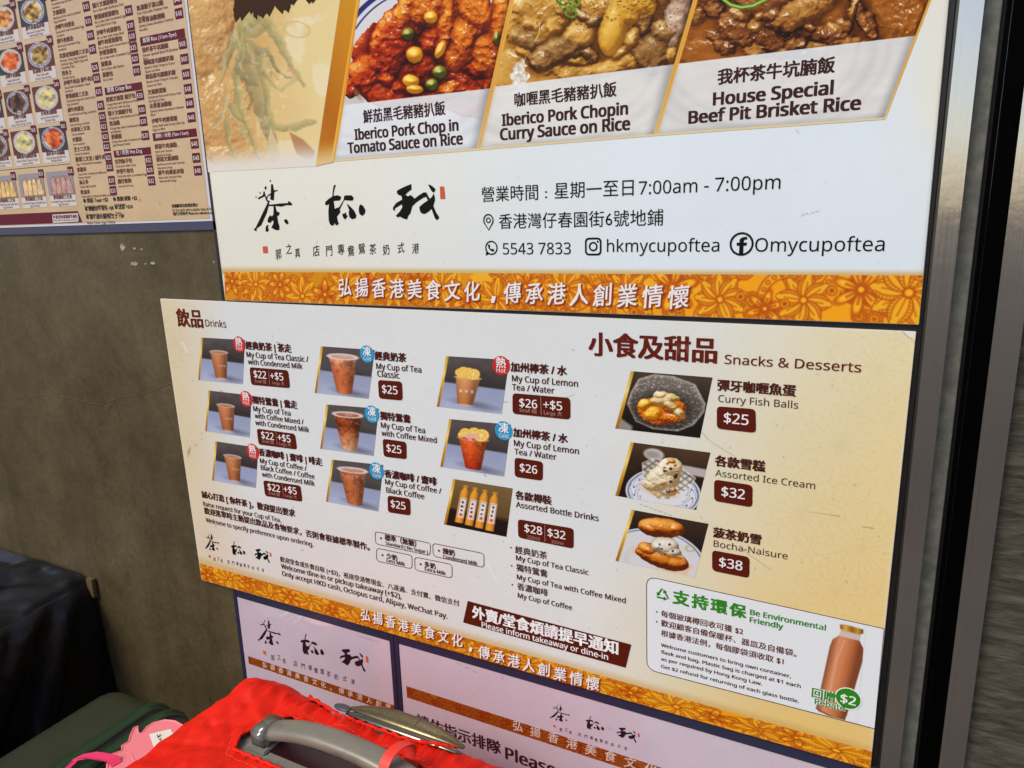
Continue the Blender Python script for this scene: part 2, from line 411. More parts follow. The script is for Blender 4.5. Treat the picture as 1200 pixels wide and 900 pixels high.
# ------------------------------------------------------------------ calligraphy (brush strokes as outlines, logo box units from the big poster)
def tr(P, ox, oy, s): return [(ox+x/s, oy+y/s) for x, y in P]
CHA = [tr(P, 300, 205, 12.85) for P in (
    [(310,145),(335,143),(345,200),(352,235),(408,232),(412,242),(360,258),(354,300),(350,385),(325,380),(297,375),(303,300),(270,318),(252,345),(256,385),(290,390),(275,440),(290,448),(395,438),(450,430),(560,425),(570,392),(600,412),(628,440),(610,460),(540,455),(460,478),(395,470),(372,468),(392,545),(440,570),(425,605),(400,620),(415,720),(435,770),(430,825),(380,828),(312,790),(340,740),(348,690),(325,685),(295,722),(255,705),(262,660),(292,605),(322,622),(345,595),(347,470),(272,468),(245,570),(160,755),(95,800),(85,848),(48,818),(80,790),(235,470),(262,410),(240,395),(215,322),(120,370),(112,350),(190,305),(197,255),(212,250),(222,300),(240,345),(262,305),(306,280)],
    [(500,685),(520,665),(550,672),(570,715),(558,742),(525,728)],
    [(235,765),(268,745),(262,780),(275,830),(258,852),(228,845),(228,800)],
    [(288,85),(300,75),(308,105),(298,115)], [(210,200),(228,172),(245,185),(235,220),(218,222)], [(135,265),(145,258),(160,278),(150,288)], [(75,328),(85,322),(95,340),(85,345)])]
BEI = [tr(P, 380, 210, 15) for P in (
    [(250,130),(270,103),(292,112),(272,155),(255,230),(248,300),(315,285),(365,300),(388,330),(375,340),(358,375),(250,385),(270,520),(335,497),(350,490),(385,430),(425,370),(436,295),(470,287),(560,287),(590,315),(600,350),(575,380),(500,375),(438,370),(400,440),(358,530),(368,580),(308,655),(325,740),(340,775),(320,800),(290,805),(265,765),(250,808),(215,812),(185,785),(165,720),(160,560),(172,435),(125,462),(100,440),(110,400),(170,345),(230,308),(235,230)],
    [(480,438),(500,442),(600,540),(645,630),(640,680),(575,703),(530,670),(512,600),(522,540)],
    [(690,510),(700,465),(722,443),(765,470),(803,540),(795,600),(750,645),(705,615),(690,570)],
    [(402,610),(440,600),(470,580),(465,610),(495,645),(470,680),(455,708),(425,685),(408,650)])]
WO = [tr(P, 460, 210, 15) for P in (
    [(150,215),(190,185),(280,140),(402,92),(408,185),(345,230),(300,275),(345,305),(390,282),(430,310),(460,345),(530,290),(620,235),(665,238),(690,290),(725,350),(765,310),(790,255),(810,310),(812,380),(785,470),(830,580),(885,660),(880,690),(848,718),(815,690),(770,570),(755,520),(690,580),(625,612),(570,590),(548,540),(542,490),(610,430),(690,375),(660,310),(600,335),(500,400),(420,475),(385,600),(350,640),(328,705),(265,690),(205,655),(155,670),(138,635),(200,570),(245,500),(240,440),(170,480),(115,515),(122,562),(80,530),(90,490),(140,420),(245,360),(230,295),(180,280),(155,250)],
    [(695,100),(730,105),(790,145),(825,180),(795,240),(765,225),(725,165)])]
SEAL = [[(520.0,219.0),(524.8,219.0),(526.2,233.2),(520.5,233.4)]]
SEAL2 = [[(314,288.4),(319.6,288.0),(320.4,295.8),(315,296)]]
BASE_O = W(300, 250)
_a = W(526, 250)
BASE_O = np.array([BASE_O[0], (W(300, 265.5)[1]+W(526, 258)[1])/2])
LOGO_W = _a[0]-BASE_O[0]
def logo_units(P):
    out = []
    for p in P:
        q = W(*p); out.append(((q[0]-BASE_O[0])/LOGO_W, (q[1]-BASE_O[1])/LOGO_W))
    return out
def logo(parent, p_left, p_right, y, material=None, seal=True, small=True):
    """calligraphy logo with its left edge / right edge baseline at two photo pixels"""
    a, b = W(*p_left), W(*p_right); k = b[0]-a[0]; z = (a[1]+b[1])/2
    conv = lambda sh: [[(a[0]+u*k, z+v*k) for u, v in logo_units(P)] for P in sh]
    for sh in (CHA, BEI, WO): flat_polys('brush_character', conv(sh), y, material or I_BLACK, parent)
    for sh in (SEAL, SEAL2): flat_polys('seal_stamp', conv(sh), y, I_SEAL, parent)
    chs = '店門專鴦鴛茶奶式港'
    runs = []
    xs = [376.7, 391.6, 405.4, 416.8, 429.3, 442.2, 457.8, 474.7, 491.6]; ys = [298.5, 298.5, 297, 298.5, 296, 296.5, 297, 295, 295.5]
    for c, x, yy in zip(chs, xs, ys):
        (u0, v0), (u1, v1) = logo_units([(x-5.0, yy), (x+5.4, yy)])
        runs.append((c, (a[0]+u0*k, z+v0*k), (a[0]+u1*k, z+v0*k), dict(metric=True, kai=True, bold=0.0, asp=1.15, fill=0.80)))
    for c, x, yy, w_ in (('郭', 333, 302, 5), ('之', 345, 296, 5), ('真', 355, 300, 4.5)):
        (u0, v0), (u1, v1) = logo_units([(x-w_, yy), (x+w_, yy)])
        runs.append((c, (a[0]+u0*k, z+v0*k), (a[0]+u1*k, z+v0*k), dict(metric=True, kai=True, bold=0.0, asp=1.25, fill=.72)))
    JOBS.append(dict(name='brush_lettering', parent=parent, mat=material or I_BLACK, y=y, runs=runs[:9])); JOBS.append(dict(name='brush_signature', parent=parent, mat=material or I_BLACK, y=y, runs=runs[9:]))

# ------------------------------------------------------------------ the gold flower band
def band_paint(ratio, tint=(1, 1, 1), seed=3, dim=1.0):
    rnd = random.Random(seed)
    def paint(X, Y, U, V):
        S = V; T = U*ratio                                       # units: band heights
        img = np.zeros(U.shape+(3,)); g = np.array([224, 148, 22.0]); img[:] = g
        img *= (0.93+0.14*sst(0.25, 0.85, U))[..., None]
        ln = np.array([176, 74, 10.0]); yl = np.array([236, 170, 34.0]); aa = 0.05
        def cir(cx, cy, r): return np.hypot(T-cx, S-cy)-r
        # ground texture: scallops of dots and ticks
        for _ in range(int(ratio*7)):
            cx, cy, r = rnd.uniform(0, ratio), rnd.uniform(-.1, 1.1), rnd.uniform(.13, .26)
            sub = np.abs(T[0]-cx) < r+.1; i0, i1 = np.argmax(sub), len(sub)-np.argmax(sub[::-1])
            if i1-i0 < 3: continue
            t, s = T[:, i0:i1]-cx, S[:, i0:i1]-cy; d = np.hypot(t, s); an = np.arctan2(s, t); im = img[:, i0:i1]
            im = put(im, d-r, g, aa); k = rnd.choice((12, 16, 20))
            im = put(im, np.abs(d-r)-.012, ln, aa); im = put(im, np.abs(d-r*.62)-.010, ln, aa)
            tick = np.maximum(np.abs(((an*k/(2*math.pi)) % 1)-.5)*d*2*math.pi/k-.010, np.maximum(d-r*.95, r*.66-d))
            im = put(im, tick, ln, aa, .85); im = put(im, d-r*.3, ln, aa, .8); img[:, i0:i1] = im
        for _ in range(int(ratio*.9)):                            # arcs with beads
            cx, cy, r = rnd.uniform(0, ratio), rnd.choice((-.1, 1.1, .5)), rnd.uniform(.35, .6)
            d = np.hypot(T-cx, S-cy); an = np.arctan2(S-cy, T-cx)
            img = put(img, np.maximum(np.abs(d-r)-.10, 0), yl*.97, aa)
            for o in (-.1, .1): img = put(img, np.abs(d-r-o)-.014, ln, aa)
            k = int(2*math.pi*r/.17); ar = (((an*k/(2*math.pi)) % 1)-.5)*2*math.pi*r/k
            bd = np.hypot(ar, d-r); img = put(img, np.abs(bd-.04)-.013, ln, aa)
        for _ in range(int(ratio*.55)):                           # plain gold islands
            cx, cy = rnd.uniform(0, ratio), rnd.choice((.1, .35, .6)); an = np.arctan2(S-cy, T-cx)
            img = put(img, np.hypot((T-cx)/1.3, S-cy)-.24-.05*np.cos(an*3+cx)-.04*np.sin(an*5), yl, aa)
        def leaf_flower(cx, cy, r, rot, n):
            nonlocal img
            for k in range(n):
                a = rot+2*math.pi*k/n; c, s = math.cos(a), math.sin(a); t, v = (T-cx)*c+(S-cy)*s, -(T-cx)*s+(S-cy)*c
                h = .30*r*np.clip(np.sin(np.clip(t/r, 0, 1)*math.pi)**.8, 0, 1)
                d = np.where((t > 0) & (t < r), np.abs(v)-h, 1.0)
                img = put(img, d, yl, aa); img = put(img, np.where((t > 0) & (t < r), np.abs(d)-.013, 1), ln, aa)
                d2 = np.where((t > .1*r) & (t < .85*r), np.abs(np.abs(v)-h*.58)-.010, 1); img = put(img, d2, ln, aa)
                tk = np.where((t > .12*r) & (t < .92*r) & (np.abs(v) > h*.62) & (np.abs(v) < h), np.abs(((t/r*11) % 1)-.5)*r/11-.008, 1)
                img = put(img, tk, ln, aa, .9); img = put(img, np.where((t > 0) & (t < .7*r), np.abs(v)-.008, 1), ln, aa)
            img = put(img, cir(cx, cy, .16*r), ln, aa); img = put(img, cir(cx, cy, .10*r), yl*1.03, aa)
        def daisy(cx, cy, r, rot, n=6):
            nonlocal img
            img = put(img, cir(cx, cy, r*.62), ln*1.02, aa*2)
            for k in range(n):
                a = rot+2*math.pi*k/n; c, s = math.cos(a), math.sin(a); t, v = (T-cx)*c+(S-cy)*s, -(T-cx)*s+(S-cy)*c
                d = (np.hypot((t-.58*r)/(.44*r), v/((.13+.07*np.clip(t/r, 0, 1))*r+1e-6))-1)*.16*r
                img = put(img, d, yl*1.03, aa); img = put(img, np.abs(d)-.014, ln, aa)
                for o in (-.5, 0, .5):
                    img = put(img, np.where((t > .2*r) & (t < .62*r), np.abs(v-o*.13*t)-.007, 1), ln, aa, .8)
            img = put(img, cir(cx, cy, .13*r), yl*1.05, aa); img = put(img, np.abs(cir(cx, cy, .14*r))-.014, ln, aa)
        x = .35; k = 0
        while x < ratio:
            kind = k % 4
            if kind in (1,): leaf_flower(x, rnd.uniform(.3, .6), rnd.uniform(.6, .8), rnd.uniform(0, 6), 9)
            elif kind == 3: leaf_flower(x, rnd.uniform(.4, .8), rnd.uniform(.55, .7), rnd.uniform(0, 6), 8)
            else: daisy(x, rnd.uniform(.2, .8), rnd.uniform(.4, .6), rnd.uniform(0, 6), rnd.choice((5, 6, 7)))
            x += rnd.uniform(.75, 1.15); k += 1
        for _ in range(int(ratio*.8)):
            cx, cy = rnd.uniform(0, ratio), rnd.uniform(0, 1)
            img = put(img, cir(cx, cy, .10), yl, aa); img = put(img, np.abs(cir(cx, cy, .10))-.014, ln, aa); img = put(img, cir(cx, cy, .055), ln, aa)
        return img*np.array(tint)*dim
    return paint
def specks(X, Y, img, seed, n, box_, r=(0.3, 0.9), col=(120, 105, 85), alpha=.6):
    rnd = random.Random(seed)
    for _ in range(n):
        cx, cy = rnd.uniform(box_[0], box_[2]), rnd.uniform(box_[1], box_[3]); rr = rnd.uniform(*r)
        img = put(img, ell(X, Y, cx, cy, rr*rnd.uniform(1, 2.2), rr, rnd.uniform(0, 3)), col, 1.0, rnd.uniform(.3, 1)*alpha)
    return img

# ------------------------------------------------------------------ setting: ground, wall, steel shutter frame, stone pillar
M_ROAD = add_noise(mat('asphalt', (70, 62, 55), 0.85), [(0.3, (58, 50, 44)), (0.7, (84, 72, 62))], 1.2, 8)
M_GROUND = add_noise(mat('paving', (72, 62, 54), 0.75), [(0.3, (62, 54, 47)), (0.7, (84, 74, 64))], 3, 8, bump=0.2, bump_scale=60, bump_dist=0.004)
g = arr_mesh('ground', [(-600, -600, -.14), (600, -600, -.14), (600, 600, -.14), (-600, 600, -.14)], [(0, 1, 2, 3)])
gr = link('ground', g, M_ROAD); gr['kind'] = 'structure'
pv = box('pavement', -40, 40, -2.6, .5, -.2, 0, M_GROUND, None, .01); pv['kind'] = 'structure'

M_WALL = mat('grey_plaster', (88, 78, 60), 0.62, 0, 0.35)
def wall_nodes():
    n, l, b = nodes_of(M_WALL)
    tc = n.new('ShaderNodeTexCoord')
    def noise(sc, det, st=(1, 1, 1), rough=.6, dist=0):
        mp = n.new('ShaderNodeMapping'); mp.inputs['Scale'].default_value = st; l.new(tc.outputs['Object'], mp.inputs[0])
        z = n.new('ShaderNodeTexNoise'); z.inputs['Scale'].default_value = sc; z.inputs['Detail'].default_value = det; z.inputs['Roughness'].default_value = rough
        z.inputs['Distortion'].default_value = dist; l.new(mp.outputs[0], z.inputs['Vector']); return z
    def rmp(z, stops):
        c = n.new('ShaderNodeValToRGB'); el = c.color_ramp.elements
        while len(el) < len(stops): el.new(.5)
        for e, (p, q) in zip(el, stops): e.position = p; e.color = L4(q)
        l.new(z.outputs['Fac'], c.inputs[0]); return c
    def mix(a, bb, mode, fac):
        m = n.new('ShaderNodeMix'); m.data_type = 'RGBA'; m.blend_type = mode; m.inputs[0].default_value = fac
        l.new(a, m.inputs[6]); l.new(bb, m.inputs[7]); return m.outputs[2]
    big = rmp(noise(2.2, 6, (1, 1, .8), .62, .6), [(.25, (73, 63, 41)), (.5, (92, 80, 54)), (.78, (110, 98, 70))])
    streak = rmp(noise(6, 5, (1.6, 1, .12), .6), [(.36, (176, 172, 164)), (.58, (255, 255, 255))])
    mott = rmp(noise(11, 7, (1, 1, 1), .65, .8), [(.32, (205, 200, 192)), (.5, (240, 238, 234)), (.66, (255, 255, 255))])
    fine = rmp(noise(75, 5, (1, 1, 1), .7), [(.35, (216, 214, 210)), (.62, (255, 255, 255))])
    pits = rmp(noise(34, 3, (1, 1, 1), .5), [(.23, (70, 64, 54)), (.29, (255, 255, 255))])
    c = mix(big.outputs[0], streak.outputs[0], 'MULTIPLY', .28); c = mix(c, mott.outputs[0], 'MULTIPLY', .8); c = mix(c, fine.outputs[0], 'MULTIPLY', .8); c = mix(c, pits.outputs[0], 'MULTIPLY', .5)
    l.new(c, b.inputs['Base Color'])
    bp = n.new('ShaderNodeBump'); bp.inputs['Strength'].default_value = .35; bp.inputs['Distance'].default_value = .004
    hz = noise(26, 9, (1, 1, .7), .65, .3); l.new(hz.outputs['Fac'], bp.inputs['Height']); l.new(bp.outputs[0], b.inputs['Normal'])
    mr = n.new('ShaderNodeMapRange'); mr.inputs['To Min'].default_value = .45; mr.inputs['To Max'].default_value = .8
    l.new(big.outputs[0], mr.inputs[0]); l.new(mr.outputs[0], b.inputs['Roughness'])
wall_nodes()
wl = thing('plaster_wall', 'dark grey-brown stained plaster wall carrying all the menus and posters', 'wall', (-1.8, 0.1, 0))
box('plaster', -4.2, 0.056, 0.0, 0.2, -0.02, 2.7, M_WALL, wl)
# chips of old white paint and a hairline ridge in the plaster
def blob_poly(cx, cy, rx, ry, seed, n=14):
    rnd = random.Random(seed); return [W(cx+rx*math.cos(2*math.pi*k/n)*rnd.uniform(.55, 1.15), cy+ry*math.sin(2*math.pi*k/n)*rnd.uniform(.55, 1.15)) for k in range(n)]
M_CHIP = add_noise(mat('old_white_paint', (150, 145, 130), .8), [(.35, (105, 98, 82)), (.55, (168, 162, 150))], 120, 4)
for i, (cx, cy, rx, ry) in enumerate(((144, 290, 3, 4.5), (158, 291, 2.2, 1.6), (166, 292, 1.8, 1.6), (158, 309, 5, 2.6), (171, 309, 2, 1.3), (179, 308, 3, 2.2), (251, 307, 1.3, 1.5))):
    flat_polys('paint_chip', [blob_poly(cx, cy, rx, ry, i)], -0.0006, M_CHIP, wl)
def ridge(pts, rad, seed):
    rnd = random.Random(seed); P = []
    for (a, b) in zip(pts[:-1], pts[1:]):
        for k in range(12):
            t = k/12; q = W(a[0]+(b[0]-a[0])*t+rnd.uniform(-.6, .6), a[1]+(b[1]-a[1])*t+rnd.uniform(-.6, .6)); P.append((q[0], 0.0004, q[1]))
    link('plaster_ridge', tube_mesh('plaster_ridge', P, rad, 6), M_WALL, wl)
ridge([(18, 466), (60, 462), (118, 475), (140, 466), (175, 460), (202, 448)], 0.0011, 1)
ridge([(128, 478), (136, 468), (140, 490)], 0.0010, 2); ridge([(105, 545), (150, 540), (175, 610)], 0.0008, 3)

M_STEEL = mat('brushed_steel', (150, 146, 138), 0.2, 1.0)
def steel_nodes(m, base=(.62, .59, .55), r0=.05, r1=.2):
    n, l, b = nodes_of(m); b.inputs['Base Color'].default_value = (*base, 1)
    tc = n.new('ShaderNodeTexCoord'); mp = n.new('ShaderNodeMapping'); mp.inputs['Scale'].default_value = (90, 90, .8); l.new(tc.outputs['Object'], mp.inputs[0])
    z = n.new('ShaderNodeTexNoise'); z.inputs['Scale'].default_value = 4; z.inputs['Detail'].default_value = 6; l.new(mp.outputs[0], z.inputs['Vector'])
    mr = n.new('ShaderNodeMapRange'); mr.inputs['To Min'].default_value = r0; mr.inputs['To Max'].default_value = r1; l.new(z.outputs['Fac'], mr.inputs[0]); l.new(mr.outputs[0], b.inputs['Roughness'])
    z2 = n.new('ShaderNodeTexNoise'); z2.inputs['Scale'].default_value = 30; z2.inputs['Detail'].default_value = 8; l.new(tc.outputs['Object'], z2.inputs['Vector'])
    bp = n.new('ShaderNodeBump'); bp.inputs['Strength'].default_value = .12; bp.inputs['Distance'].default_value = .002; l.new(z2.outputs['Fac'], bp.inputs['Height']); l.new(bp.outputs[0], b.inputs['Normal'])
steel_nodes(M_STEEL)
M_GALV = add_noise(mat('galvanised_plate', (100, 98, 92), 0.6, 0.25), [(.3, (84, 82, 74)), (.6, (112, 110, 100)), (.8, (134, 131, 120))], 60, 8, bump=.3, bump_dist=.002)
M_RECESS_SHADE = mat('recess_shade_black', (10, 9, 8), 0.6, 0, .3)  # near-black colour puts the shade of the deep channel into the material
M_BLACKB = add_noise(mat('black_backing', (16, 15, 16), 0.4, 0, .5), [(.3, (14, 13, 14)), (.75, (30, 27, 26))], 40, 5)
bb = quad_slab('backing_board', [(232, -150), (1121.5, -150), (1032, 900), (262, 352)], 0.0, -0.004, M_BLACKB, None)
# the black board behind both posters
P0 = bb.data
for v in P0.vertices:
    pass
tag(bb, 'thin black backing board showing as a dark rim between food poster and steel frame', 'board')
xs = (W(262, 352)[0], 0.0545)
zlo, zhi = 0.795, 2.04
for v, (x, z) in zip(P0.vertices, [(xs[0], zhi), (xs[1], zhi), (xs[1], 0.781), (xs[0], 0.781)]*2): v.co.x = x; v.co.z = z

fr = thing('steel_jamb', 'bright stainless steel jamb right beside the black rim of the posters', 'door frame', (0.068, 0, 0), 'stainless steel jambs of the shutter')
bm = bmesh.new(); box_bm(bm, 0.0575, 0.0805, -0.028, 0.16, 0, 2.7, .0055, 4); bm_obj('steel_profile', bm, M_STEEL, fr)
bm = bmesh.new(); box_bm(bm, 0.0552, 0.0585, -0.017, 0.02, 0, 2.7, .001, 2); bm_obj('edge_lip', bm, mat('dull_steel', (92, 90, 86), .35, 1.0), fr)
ch = thing('shutter_channel', 'dark recessed roller shutter channel between the two steel jambs', 'shutter channel', (0.1, 0.1, 0))
box('channel_plate', 0.0808, 0.099, 0.0, 0.012, 0, 2.7, M_GALV, ch, .001)
box('channel_back', 0.0808, 0.1255, 0.155, 0.16, 0, 2.7, M_RECESS_SHADE, ch)
box('rubber_seal', 0.0985, 0.1045, 0.012, 0.15, 0, 2.7, M_RECESS_SHADE, ch, .002)  # side of the slot, coloured near-black for the shade in there
f2 = thing('steel_jamb', 'second stainless steel jamb against the rough stone pillar', 'door frame', (0.14, 0, 0), 'stainless steel jambs of the shutter')
bm = bmesh.new(); box_bm(bm, 0.1255, 0.153, -0.028, 0.16, 0, 2.7, .0055, 4); bm_obj('steel_profile', bm, M_STEEL, f2)
# rough split-stone pillar: displaced grid
M_STONE = mat('split_stone', (120, 110, 88), 0.85, 0, .3)
def stone_nodes():
    n, l, b = nodes_of(M_STONE)
    tc = n.new('ShaderNodeTexCoord'); mp = n.new('ShaderNodeMapping'); mp.inputs['Scale'].default_value = (1, 1, 5); mp.inputs['Rotation'].default_value = (0, .06, 0); l.new(tc.outputs['Object'], mp.inputs[0])
    z = n.new('ShaderNodeTexNoise'); z.inputs['Scale'].default_value = 16; z.inputs['Detail'].default_value = 10; z.inputs['Roughness'].default_value = .68; z.inputs['Distortion'].default_value = .4; l.new(mp.outputs[0], z.inputs['Vector'])
    c = n.new('ShaderNodeValToRGB'); el = c.color_ramp.elements; el.new(.5); el.new(.6)
    for e, (p, q) in zip(el, ((.3, (42, 39, 31)), (.47, (68, 63, 52)), (.6, (83, 78, 65)), (.8, (104, 98, 84)))): e.position = p; e.color = L4(q)
    l.new(z.outputs['Fac'], c.inputs[0]); l.new(c.outputs[0], b.inputs['Base Color'])
    bp = n.new('ShaderNodeBump'); bp.inputs['Strength'].default_value = .8; bp.inputs['Distance'].default_value = .006; l.new(z.outputs['Fac'], bp.inputs['Height']); l.new(bp.outputs[0], b.inputs['Normal'])
stone_nodes()
def stone():
    nx, nz = 40, 420; x = np.linspace(0.1535, 0.62, nx); z = np.linspace(0, 2.7, nz); X, Z = np.meshgrid(x, z)
    h = (fbm(X*1000+60*np.sin(Z*8), Z*1000, 60, 5, 5, .6)-.5)*.004+(fbm(X*250, Z*1000+X*120, 9, 8, 4, .6)-.5)*.005
    edge = np.clip((X-.1535)/.012, 0, 1); y = -0.006-h*edge
    V = np.stack([X.ravel(), y.ravel(), Z.ravel()], -1); i = (np.arange(nz-1)[:, None]*nx+np.arange(nx-1)[None]).ravel()
    F_ = np.stack([i, i+1, i+nx+1, i+nx], -1).tolist()
    n0 = len(V); V = np.concatenate([V, [(x_, .2, 0) for x_ in (.1535, .62)], [(x_, .2, 2.7) for x_ in (.62, .1535)]])
    F_ += [(n0, n0+3, n0+2, n0+1), (0, (nz-1)*nx, n0+3, n0), (nx-1, n0+1, n0+2, nz*nx-1)]
    return arr_mesh('stone_pillar', V, F_)
tag(link('stone_pillar', stone(), M_STONE), 'rough layered grey-brown stone pillar at the far right edge', 'pillar')

# ------------------------------------------------------------------ the food poster above (three dishes, address, gold band)
fp = thing('food_poster', 'large white food poster with three rice dishes and shop address', 'poster', tuple((W(670, 365)[0], -0.006, W(670, 365)[1])))
UQ = [(211.8, -110), (1121.8, -110), (1076.5, 379.5), (268.3, 351.5)]
M_CORE = mat('foam_core', (215, 210, 200), .6)
quad_slab('panel', UQ, -0.0045, -0.0095, M_CORE, fp, .0006)
YP = -0.0099
def up_paint(X, Y, U, V):
    img = np.zeros(X.shape+(3,)); t = sst(300, 760, X)
    img[:] = (226, 223, 208); img = img*(1-t[..., None])+np.array((218, 227, 232.))*t[..., None]
    c = sst(1020, 1120, X)*(1-sst(110, 230, Y)); img = img*(1-c[..., None])+np.array((226, 222, 206.))*c[..., None]
    img *= (1+.02*(fbm(X, Y, 60, 3)-.5))[..., None]*(1+.012*(fbm(X, Y, 2.5, 8)-.5))[..., None]
    # gold rule above the band
    top = 318+(X-267)*(4/814.0)
    k = sst(-8.0, -.3, Y-top)*(Y < top+3); img = img*(1-(.75*k)[..., None])+np.array((198, 160, 82.))*(.75*k)[..., None]
    img = put(img, path_d(X, Y, [(939, 253), (948, 250)])-.35, (120, 110, 90), .8, .8); img = put(img, path_d(X, Y, [(949, 250.5), (962, 247)])-.3, (130, 120, 100), .8, .8)
    img = put(img, path_d(X, Y, [(934, 152), (937, 158)])-.3, (130, 120, 100), 1, .7)
    img = specks(X, Y, img, 5, 60, (290, 190, 1085, 315), (.3, .6), (150, 140, 125), .5)
    ed = np.minimum(np.minimum(U*820, (1-U)*820), (1-V)*380); img *= (.93+.07*sst(0, 3, ed))[..., None]
    return img
sheet('poster_print', [(212.4, -109), (1120.8, -109), (1076, 378.7), (268.8, 350.7)], 700, 320, YP, up_paint, fp, M_PRINT_LAM)
sheet('flower_band', [(267.6, 318), (1081.4, 322), (1076, 378.7), (268.8, 350.7)], 1250, 66, YP-.0004, band_paint(20, seed=3), fp, M_PRINT)

def green_dish(X, Y, U, V):
    bgc = ramp(sst(240, 400, X)*.8+.3*(fbm(X, Y, 40, 2)-.5), [(196, 148, 84), (214, 172, 104), (226, 200, 136), (232, 212, 150)])
    fb, m = food(X, Y, [(236, 40, 46, 80, .2, 26, 0), (262, 128, 40, 60, -.5, 24, 0), (250, -30, 60, 40, .1, 24, 0), (290, 175, 46, 32, .2, 18, 0), (286, 150, 25, 30, .2, 20, 0)],
                 [[(150, 100, 52), (192, 140, 76), (218, 172, 104), (240, 212, 160)]], 3.4, 15, 3, .9, (250, 226, 180))
    img = np.where((m & (X < 318))[..., None], fb, bgc); s = sst(285, 312, X+8*np.sin(Y*.1)); img = img*(1-s[..., None])+bgc*s[..., None]
    wn = fbm(X, Y, 9, 5, 5, .6)
    for (cx, cy, rx, ry) in ((383, 92, 14, 20), (352, 50, 10, 26), (345, 180, 24, 16), (362, 25, 22, 5)):
        d = ell(X, Y, cx, cy, rx, ry)+(wn-.5)*16; img = put(img, d, (236, 224, 190), 3, .55)
    XB, YB = X+7*(fbm(X, Y, 11, 71, 3)-.5)+2*(fbm(X, Y, 3, 73, 2)-.5), Y+7*(fbm(X, Y, 11, 75, 3)-.5)
    def blade(P, w0, w1, c0, c1):
        nonlocal img; X, Y = XB, YB
        tot = len(P)-1
        for i in range(tot):
            a, b = P[i], P[i+1]; d, t = seg_d(X, Y, a, b); wd = w0+(w1-w0)*((i+t)/tot)
            side = ((X-a[0])*(b[1]-a[1])-(Y-a[1])*(b[0]-a[0]))/(math.hypot(b[0]-a[0], b[1]-a[1])+1e-6)
            sh = np.clip(.5+side/(2*wd+1e-6), 0, 1)+.25*(vnoise(X*.5+side, Y*.12, i)-.5)
            img = put(img, d-wd, ramp(sh, [np.array(c0)*.85+30, np.array(c1)*.9+24]), 1.6, .70)
    G0, G1 = (128, 116, 58), (186, 170, 98); D0, D1 = (126, 104, 58), (168, 146, 88)
    blade([(300, 34), (290, 62), (282, 96), (284, 132), (290, 160)], 6, 2, G0, G1)
    blade([(298, 58), (300, 92), (312, 130), (322, 160), (326, 186)], 10, 5, D0, D1)
    blade([(286, 40), (276, 60), (268, 80), (265, 100)], 5, 1, G1, G0)
    blade([(284, 100), (292, 140), (308, 186)], 4, 3, G0, G1)
    blade([(302, 36), (318, 28), (332, 48), (346, 78), (362, 102)], 9, 2, G0, G1)
    blade([(270, 124), (284, 142), (298, 172)], 3, 1.5, (190, 170, 110), (168, 150, 84))
    blade([(292, 30), (304, 22), (300, 12)], 9, 6, G0, G1)
    blade([(318, 148), (340, 152), (372, 144)], 5, 3, G0, G1); blade([(306, 56), (318, 118), (324, 152)], 4, 4, G0, (176, 164, 92))
    blade([(322, 100), (336, 106), (352, 92)], 4, 2, (176, 160, 90), (206, 180, 110)); blade([(344, 82), (354, 96)], 2.4, 1.4, (206, 140, 96), (210, 150, 100))
    blade([(310, 60), (320, 66)], 6, 4, (112, 96, 60), (150, 132, 84)); blade([(286, 70), (300, 72)], 5, 3, (118, 100, 62), (150, 130, 84))
    rb = random.Random(4)
    for _ in range(18):
        x0, y0 = rb.uniform(268, 330), rb.uniform(36, 150); a_ = rb.uniform(.9, 1.9); ln_ = rb.uniform(14, 46); bend = rb.uniform(-.5, .5)
        blade([(x0, y0), (x0+ln_*.5*math.cos(a_), y0+ln_*.5*math.sin(a_)), (x0+ln_*math.cos(a_+bend), y0+ln_*math.sin(a_+bend))], rb.uniform(1.2, 4.5), rb.uniform(.4, 1.6), *rb.choice(((G0, G1), (D0, G1), ((158, 142, 84), (206, 190, 126)), ((108, 92, 48), G0))))
    sgr = fbm(X, Y, 7, 44, 4, .6); gl = np.clip((sgr-.62)*6, 0, 1)*(X < 345)*(Y > 20); img = img*(1-.35*gl[..., None])+np.array((240, 226, 186.))*.35*gl[..., None]
    img = put(img, np.abs(ell(X, Y, 353, 36, 15, 9, .2))-.8, (206, 178, 112), 1.2, .8); img = put(img, poly_d(X, Y, [(344, 155), (360, 164), (374, 178), (370, 192), (352, 180)]), (168, 116, 76), 2, .85)
    img = put(img, poly_d(X, Y, [(316, 186), (322, 150), (330, 170), (336, 190)]), (226, 206, 160), 2, .7)
    f = sst(168, 196, Y+(X-300)*.06)                              # the print itself fades to white at its foot
    img = img*.94+14
    return img*(1-f[..., None])+np.array((224, 217, 204.))*f[..., None]
sheet('dish_photo', [(212.6, -108), (419.5, -108), (377, 195), (249.2, 202)], 220, 320, YP-.0004, green_dish, fp, M_PHOTO)
def gold_bar(X, Y, U, V):
    img = ramp(V*.8+.12*(1-U), [(206, 146, 24), (200, 132, 18), (178, 102, 8), (196, 130, 40)]); k = sst(.84, .88, U)
    img = img*(1-k[..., None])+ramp(V, [(240, 176, 56), (232, 160, 40), (236, 176, 70)])*k[..., None]
    f = sst(.86, 1, V); return img*(1-f[..., None])+np.array((220, 190, 130.))*f[..., None]
sheet('gold_bar', [(410.5, -44), (433.5, -44), (395.5, 190.5), (375, 195)], 26, 90, YP-.0008, gold_bar, fp, M_PRINT)

